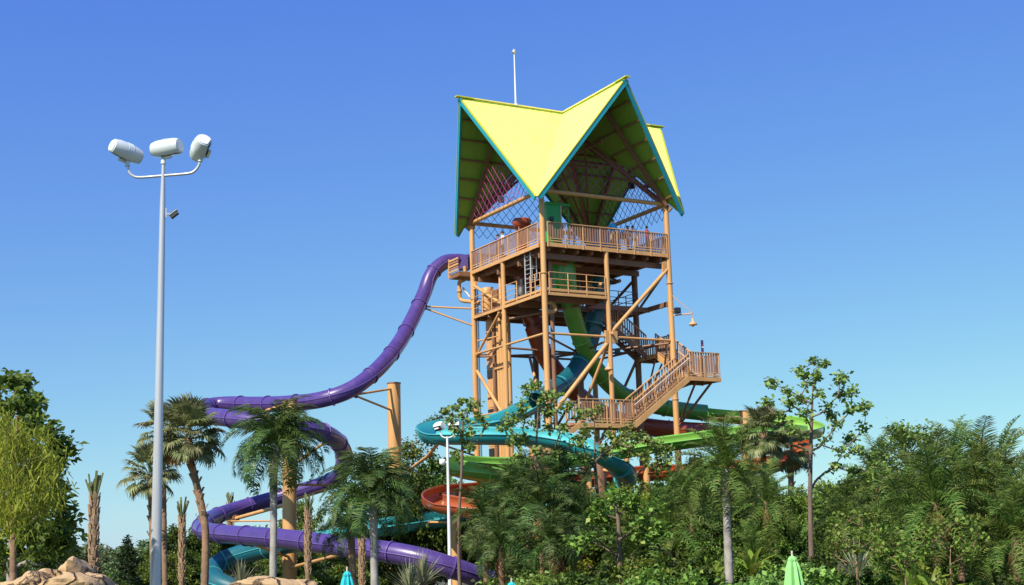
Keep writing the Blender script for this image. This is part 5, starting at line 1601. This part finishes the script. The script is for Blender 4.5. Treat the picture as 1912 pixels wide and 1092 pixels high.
tips = [at(x + random.uniform(-14, 14), y + random.uniform(-12, 12), 29 + random.uniform(-1.2, 1.2)) - f for x, y in
        [(-5, 790), (30, 815), (0, 820), (40, 830), (70, 840), (20, 850), (60, 860), (80, 880), (10, 880), (45, 890), (75, 910), (25, 920), (0, 930), (60, 930), (95, 880), (40, 945), (5, 950), (-20, 800), (-20, 900), (-20, 850), (80, 935), (20, 960)] for _ in range(2)]
cents = []
for tp in tips:
    m_ = 120
    g_ = rng.normal(size=(m_, 3)) * np.array([.15, .15, .22])
    cents.append(np.array(tp) + g_)
C_ = np.concatenate(cents)
# long thin hanging needles
n_ = len(C_)
d_ = rng.normal(size=(n_, 3)) * .45; d_[:, 2] = -np.abs(rng.normal(size=n_)) * .8 - .25; d_ /= np.linalg.norm(d_, axis=1)[:, None]
sd = np.cross(d_, rng.normal(size=(n_, 3))); sd /= np.linalg.norm(sd, axis=1)[:, None]
L_ = rng.uniform(.12, .32, n_)[:, None]; wd_ = .014
V_ = np.stack([C_ - sd * wd_, C_ + sd * wd_, C_ + d_ * L_ + sd * wd_ * .4, C_ + d_ * L_ - sd * wd_ * .4], 1).reshape(-1, 3)
tb = MB()
tb.tube([(0, 0, 0), (.1, 0, 1.5), (0, 0, 4), (0, 0, 6.2)], [.12, .1, .06, .02], 8)
for tp in tips[::2]:
    z_ = max(1.2, min(6, tp.z - .5))
    tb.tube([(0, 0, z_), tuple(tp)], [.02, .005], 4, cap=False)
plant('tree', 'yellow-green feathery tree in front of the dark tree at the left edge', 'tree', (tb.mesh('trunk', 'bark_brown', True), np_mesh('crown', V_, np.arange(4 * n_).reshape(n_, 4), 'leaf_yellow')), f, 0, 1)
palm('date_palm', 'dark shaded palm trunk crown low in the left edge tree', foot_of(27, 34), at(25, 1020, 34), .13, .13, 'date', 14, .45, (60, -50), 'bark_brown', .05, dead=4, seed=99)

# ---- mid trees and the dense thicket
random.seed(5)
for x, y, Y, k, wd_, lb in ((330, 985, 90, 'd1', 1.0, 'dark bushy tree behind the thin pruned palm'), (385, 968, 96, 'd3', 1.0, 'dark round tree left of the purple loop end'), (420, 1010, 88, 'd1', 1.0, 'dark tree under the left bend of the purple loop'), (300, 1030, 85, 'd2', 1.0, 'low mid green tree right of the lamp post base'), (560, 935, 110, 'd2', .6, 'slim mid green tree seen behind the thick pillar') , (470, 1040, 98, 'd2', 1.2, 'mid green tree under the dark teal tube'),
                        (620, 1020, 95, 'd2', 1.1, 'mid green tree behind the teal parasol'), (720, 1010, 90, 'd4', 1.2, 'olive tree below the teal flume'), (790, 990, 92, 'd3', 1.0, 'dark tree between the pillar and the small lamp'), (550, 1040, 90, 'd3', 1.2, 'dark tree at the foot of the thick pillar')):
    put(k, x, y, Y, lb, wide=wd_)
thick = [(760, 880, 82, 'd1', .8), (805, 865, 86, 'd3', .7), (840, 900, 84, 'd2', .7), (745, 925, 84, 'd3', .8), (880, 915, 84, 'd1', .7), (935, 905, 86, 'd3', .8), (1060, 915, 88, 'd1', .8), (1010, 885, 86, 'd2', .6), (975, 960, 70, 'd1', .9), (1040, 955, 72, 'd3', .9), (1115, 930, 70, 'd2', .9), (1180, 905, 72, 'd2', .9), (1225, 925, 70, 'd5', .8), (1270, 880, 76, 'd1', .8), (1310, 860, 80, 'd3', .8), (1250, 900, 68, 'd3', .8),
         (1340, 905, 66, 'd1', .9), (1390, 885, 78, 'd2', .8), (1440, 905, 72, 'd3', .8), (1480, 925, 70, 'd2', .9), (1540, 900, 82, 'd5', .8), (1500, 915, 84, 'd2', .8), (1580, 890, 80, 'd2', .9), (1625, 880, 82, 'd1', .9), (1660, 895, 72, 'd2', .9), (1720, 890, 76, 'd1', .9), (1775, 885, 80, 'd3', .9), (1850, 900, 80, 'd1', .9), (1915, 915, 76, 'd3', .9), (1610, 930, 64, 'd3', .9), (1550, 945, 66, 'd1', .9),
         (1700, 930, 62, 'd3', .9), (1330, 960, 60, 'd3', .8), (1405, 975, 60, 'd2', .9), (1480, 985, 60, 'd1', .9), (1130, 985, 58, 'd1', .9), (1210, 990, 58, 'd3', .9), (1280, 1000, 56, 'd2', .9), (1650, 995, 58, 'd1', .9), (1560, 1010, 52, 'd1', .9)]
for x, y, Y, k, wd_ in thick:  # many dark kinds, so that leaf colour makes the shadow gaps
    put(k, x, y, Y, 'leafy green tree in the dense thicket below the slides', 'trees of the dense thicket', wide=wd_, nm='thicket_tree')
bush = []
x = 735
while x < 1925:
    if x > 1000: bush.append((x + random.uniform(-14, 14), 1015 + random.uniform(-30, 30), 60 + random.uniform(-4, 4)))
    yb = (1058 if x > 900 else 1084) + random.uniform(-26, 20) * (1 if x > 900 else .4)
    xb = x + random.uniform(-14, 14)
    if xb < 1010: yb = 1094 + (5 if xb < 920 else 0)
    if abs(xb - 1357) < 34 or abs(xb - 1157) < 22 or abs(xb - 1515) < 20: yb = 1096
    if xb > 1560 and random.random() < .7: yb = 1098
    if xb > 1760: yb = 1086 + random.uniform(-6, 8)
    bush.append((xb, yb, 46 + random.uniform(-4, 4)))
    x += 46
for x, y, Y in bush:
    k = random.choice(['b1', 'b2', 'b3', 'b1', 'b3', 'b4'] if x < 1540 else ['b3', 'b3', 'b1', 'b3'])  # mostly dark leaves at the right, their colour standing in for shaded gaps
    put(k, x, y, Y, 'low leafy bush at the foot of the thicket', 'bushes at the foot of the thicket', nm='bush', cat='bush')
for x in range(240, 740, 42):
    put(random.choice(['b1', 'b3']), x + random.uniform(-8, 8), 1066 + random.uniform(-8, 14), 90 + random.uniform(-5, 5), 'low dark bush behind the palms left of the small lamp', 'low bushes behind the left palms', nm='bush', cat='bush')
for x in range(-20, 240, 44):
    put('b3', x, 1080 + random.uniform(-6, 10), 60, 'low dark bush behind the boulders', 'bushes behind the boulders', nm='bush', cat='bush')

# spiky grey-green yuccas and banana leaves
def blade_mesh(n, L, w_, mat, seed, arch=.6):
    r_ = random.Random(seed); V = []; F = []
    for i in range(n):
        a = i * 2.4; e = r_.uniform(.25, 1.5)
        d = Vector((math.cos(a) * math.cos(e), math.sin(a) * math.cos(e), math.sin(e)))
        s = d.cross(ZZ)
        s = s.normalized() if s.length > .05 else Vector((1, 0, 0))
        l = L * r_.uniform(.7, 1.1); k = len(V)
        p0 = Vector((0, 0, 0)); p1 = d * l * .5; p2 = p1 + (d - ZZ * arch * r_.uniform(.2, 1)).normalized() * l * .5
        V += [p0 - s * w_ * .4, p0 + s * w_ * .4, p1 + s * w_, p1 - s * w_, p2 + s * .004, p2 - s * .004]
        F += [(k, k + 1, k + 2, k + 3), (k + 3, k + 2, k + 4, k + 5)]
    return np_mesh('blades', [tuple(v) for v in V], F, mat)
yu = blade_mesh(90, .95, .022, 'spiky', 3, .3)
for x, y, Y, lb in ((790, 1072, 50, 'grey-green spiky yucca below the purple tube'), (765, 1088, 52, 'second spiky yucca just left of the larger yucca'), (450, 1082, 60, 'small spiky yucca left of the grey palm trunk'), (1600, 1060, 44, 'spiky yucca among the shrubs at the right')):
    p = at(x, y, Y)
    t = thing('yucca', lb, 'plant', (p.x, p.y, 0))
    inst('blades', yu, t, (0, 0, p.z - .35), scale=1.25)
    inst('trunk', MB().tube([(0, 0, 0), (0, 0, p.z - .3)], .08, 8).mesh('trunk', 'bark_brown', True), t, (0, 0, 0))
bn = [blade_mesh(7, 2.2, .2, 'banana', 60 + i, .5) for i in range(2)]
for i, (x, y, Y, s, lb) in enumerate(((1700, 1050, 46, .8, 'broad-leaved banana plant left of the bare twiggy shrub'), (1745, 1062, 44, .7, 'lit banana plant at the bottom right of the thicket'), (1325, 1030, 52, .55, 'dark banana plant behind the tall pale trunk'), (1402, 1015, 55, .6, 'banana plant right of the tall pale trunk'), (1560, 1065, 46, .7, 'banana plant right of the lime parasol'))):
    p = at(x, y, Y)
    t = thing('banana_plant', lb, 'plant', (p.x, p.y, 0))
    for j in range(7):
        L = 2.1 * s
        a = j * 2.4 + i; e = math.radians(85 - j * 9)
        me = None
    # each leaf is a part of its own
    if 'leafm' not in globals():
        V = []; F = []
        nseg = 8
        for q in range(nseg + 1):
            s_ = q / nseg
            xx = 2.0 * s_; zz = 0.25 * s_ - .75 * s_ ** 2.3
            ww = .26 * math.sin(math.pi * min(1, .08 + s_ * .92)) ** .6
            V += [(xx, -ww, zz + ww * .35), (xx, 0, zz), (xx, ww, zz + ww * .35)]
        for q in range(nseg):
            F += [(3 * q, 3 * q + 1, 3 * q + 4, 3 * q + 3), (3 * q + 1, 3 * q + 2, 3 * q + 5, 3 * q + 4)]
        leafm = np_mesh('leaf', V, F, 'banana')
    for j in range(8):
        inst('leaf', leafm, t, (0, 0, max(.3, p.z - 1.2)), rot=(0, -math.radians(84 - j * 8), j * 2.4 + i), scale=s)
    inst('trunk', MB().tube([(0, 0, 0), (0, 0, max(.4, p.z - 1.1))], [.12, .09], 8).mesh('trunk', 'banana', True), t, (0, 0, 0))

# white building glimpsed behind the right hand trunks
p = at(1880, 1035, 105)
wb = thing('white_building', 'small white building glimpsed behind the right hand palm trunks', 'building', (p.x, p.y + 3, 0))
z_ = at(1880, 1022, 105).z
MB().slab([(p.x - 3, p.y), (p.x + 3, p.y), (p.x + 3, p.y + 5), (p.x - 3, p.y + 5)], 0, z_).build('wall', 'white_wall', wb)
MB().slab([(p.x - 3.3, p.y - .3), (p.x + 3.3, p.y - .3), (p.x + 3.3, p.y + 5.3), (p.x - 3.3, p.y + 5.3)], z_ + .003, z_ + .25).build('roof', 'brown_steel', wb)
MB().bar((p.x - .8, p.y - .03, 1.6), (p.x + .8, p.y - .03, 1.6), .05, 1.2).build('window', 'dark_glass', wb)
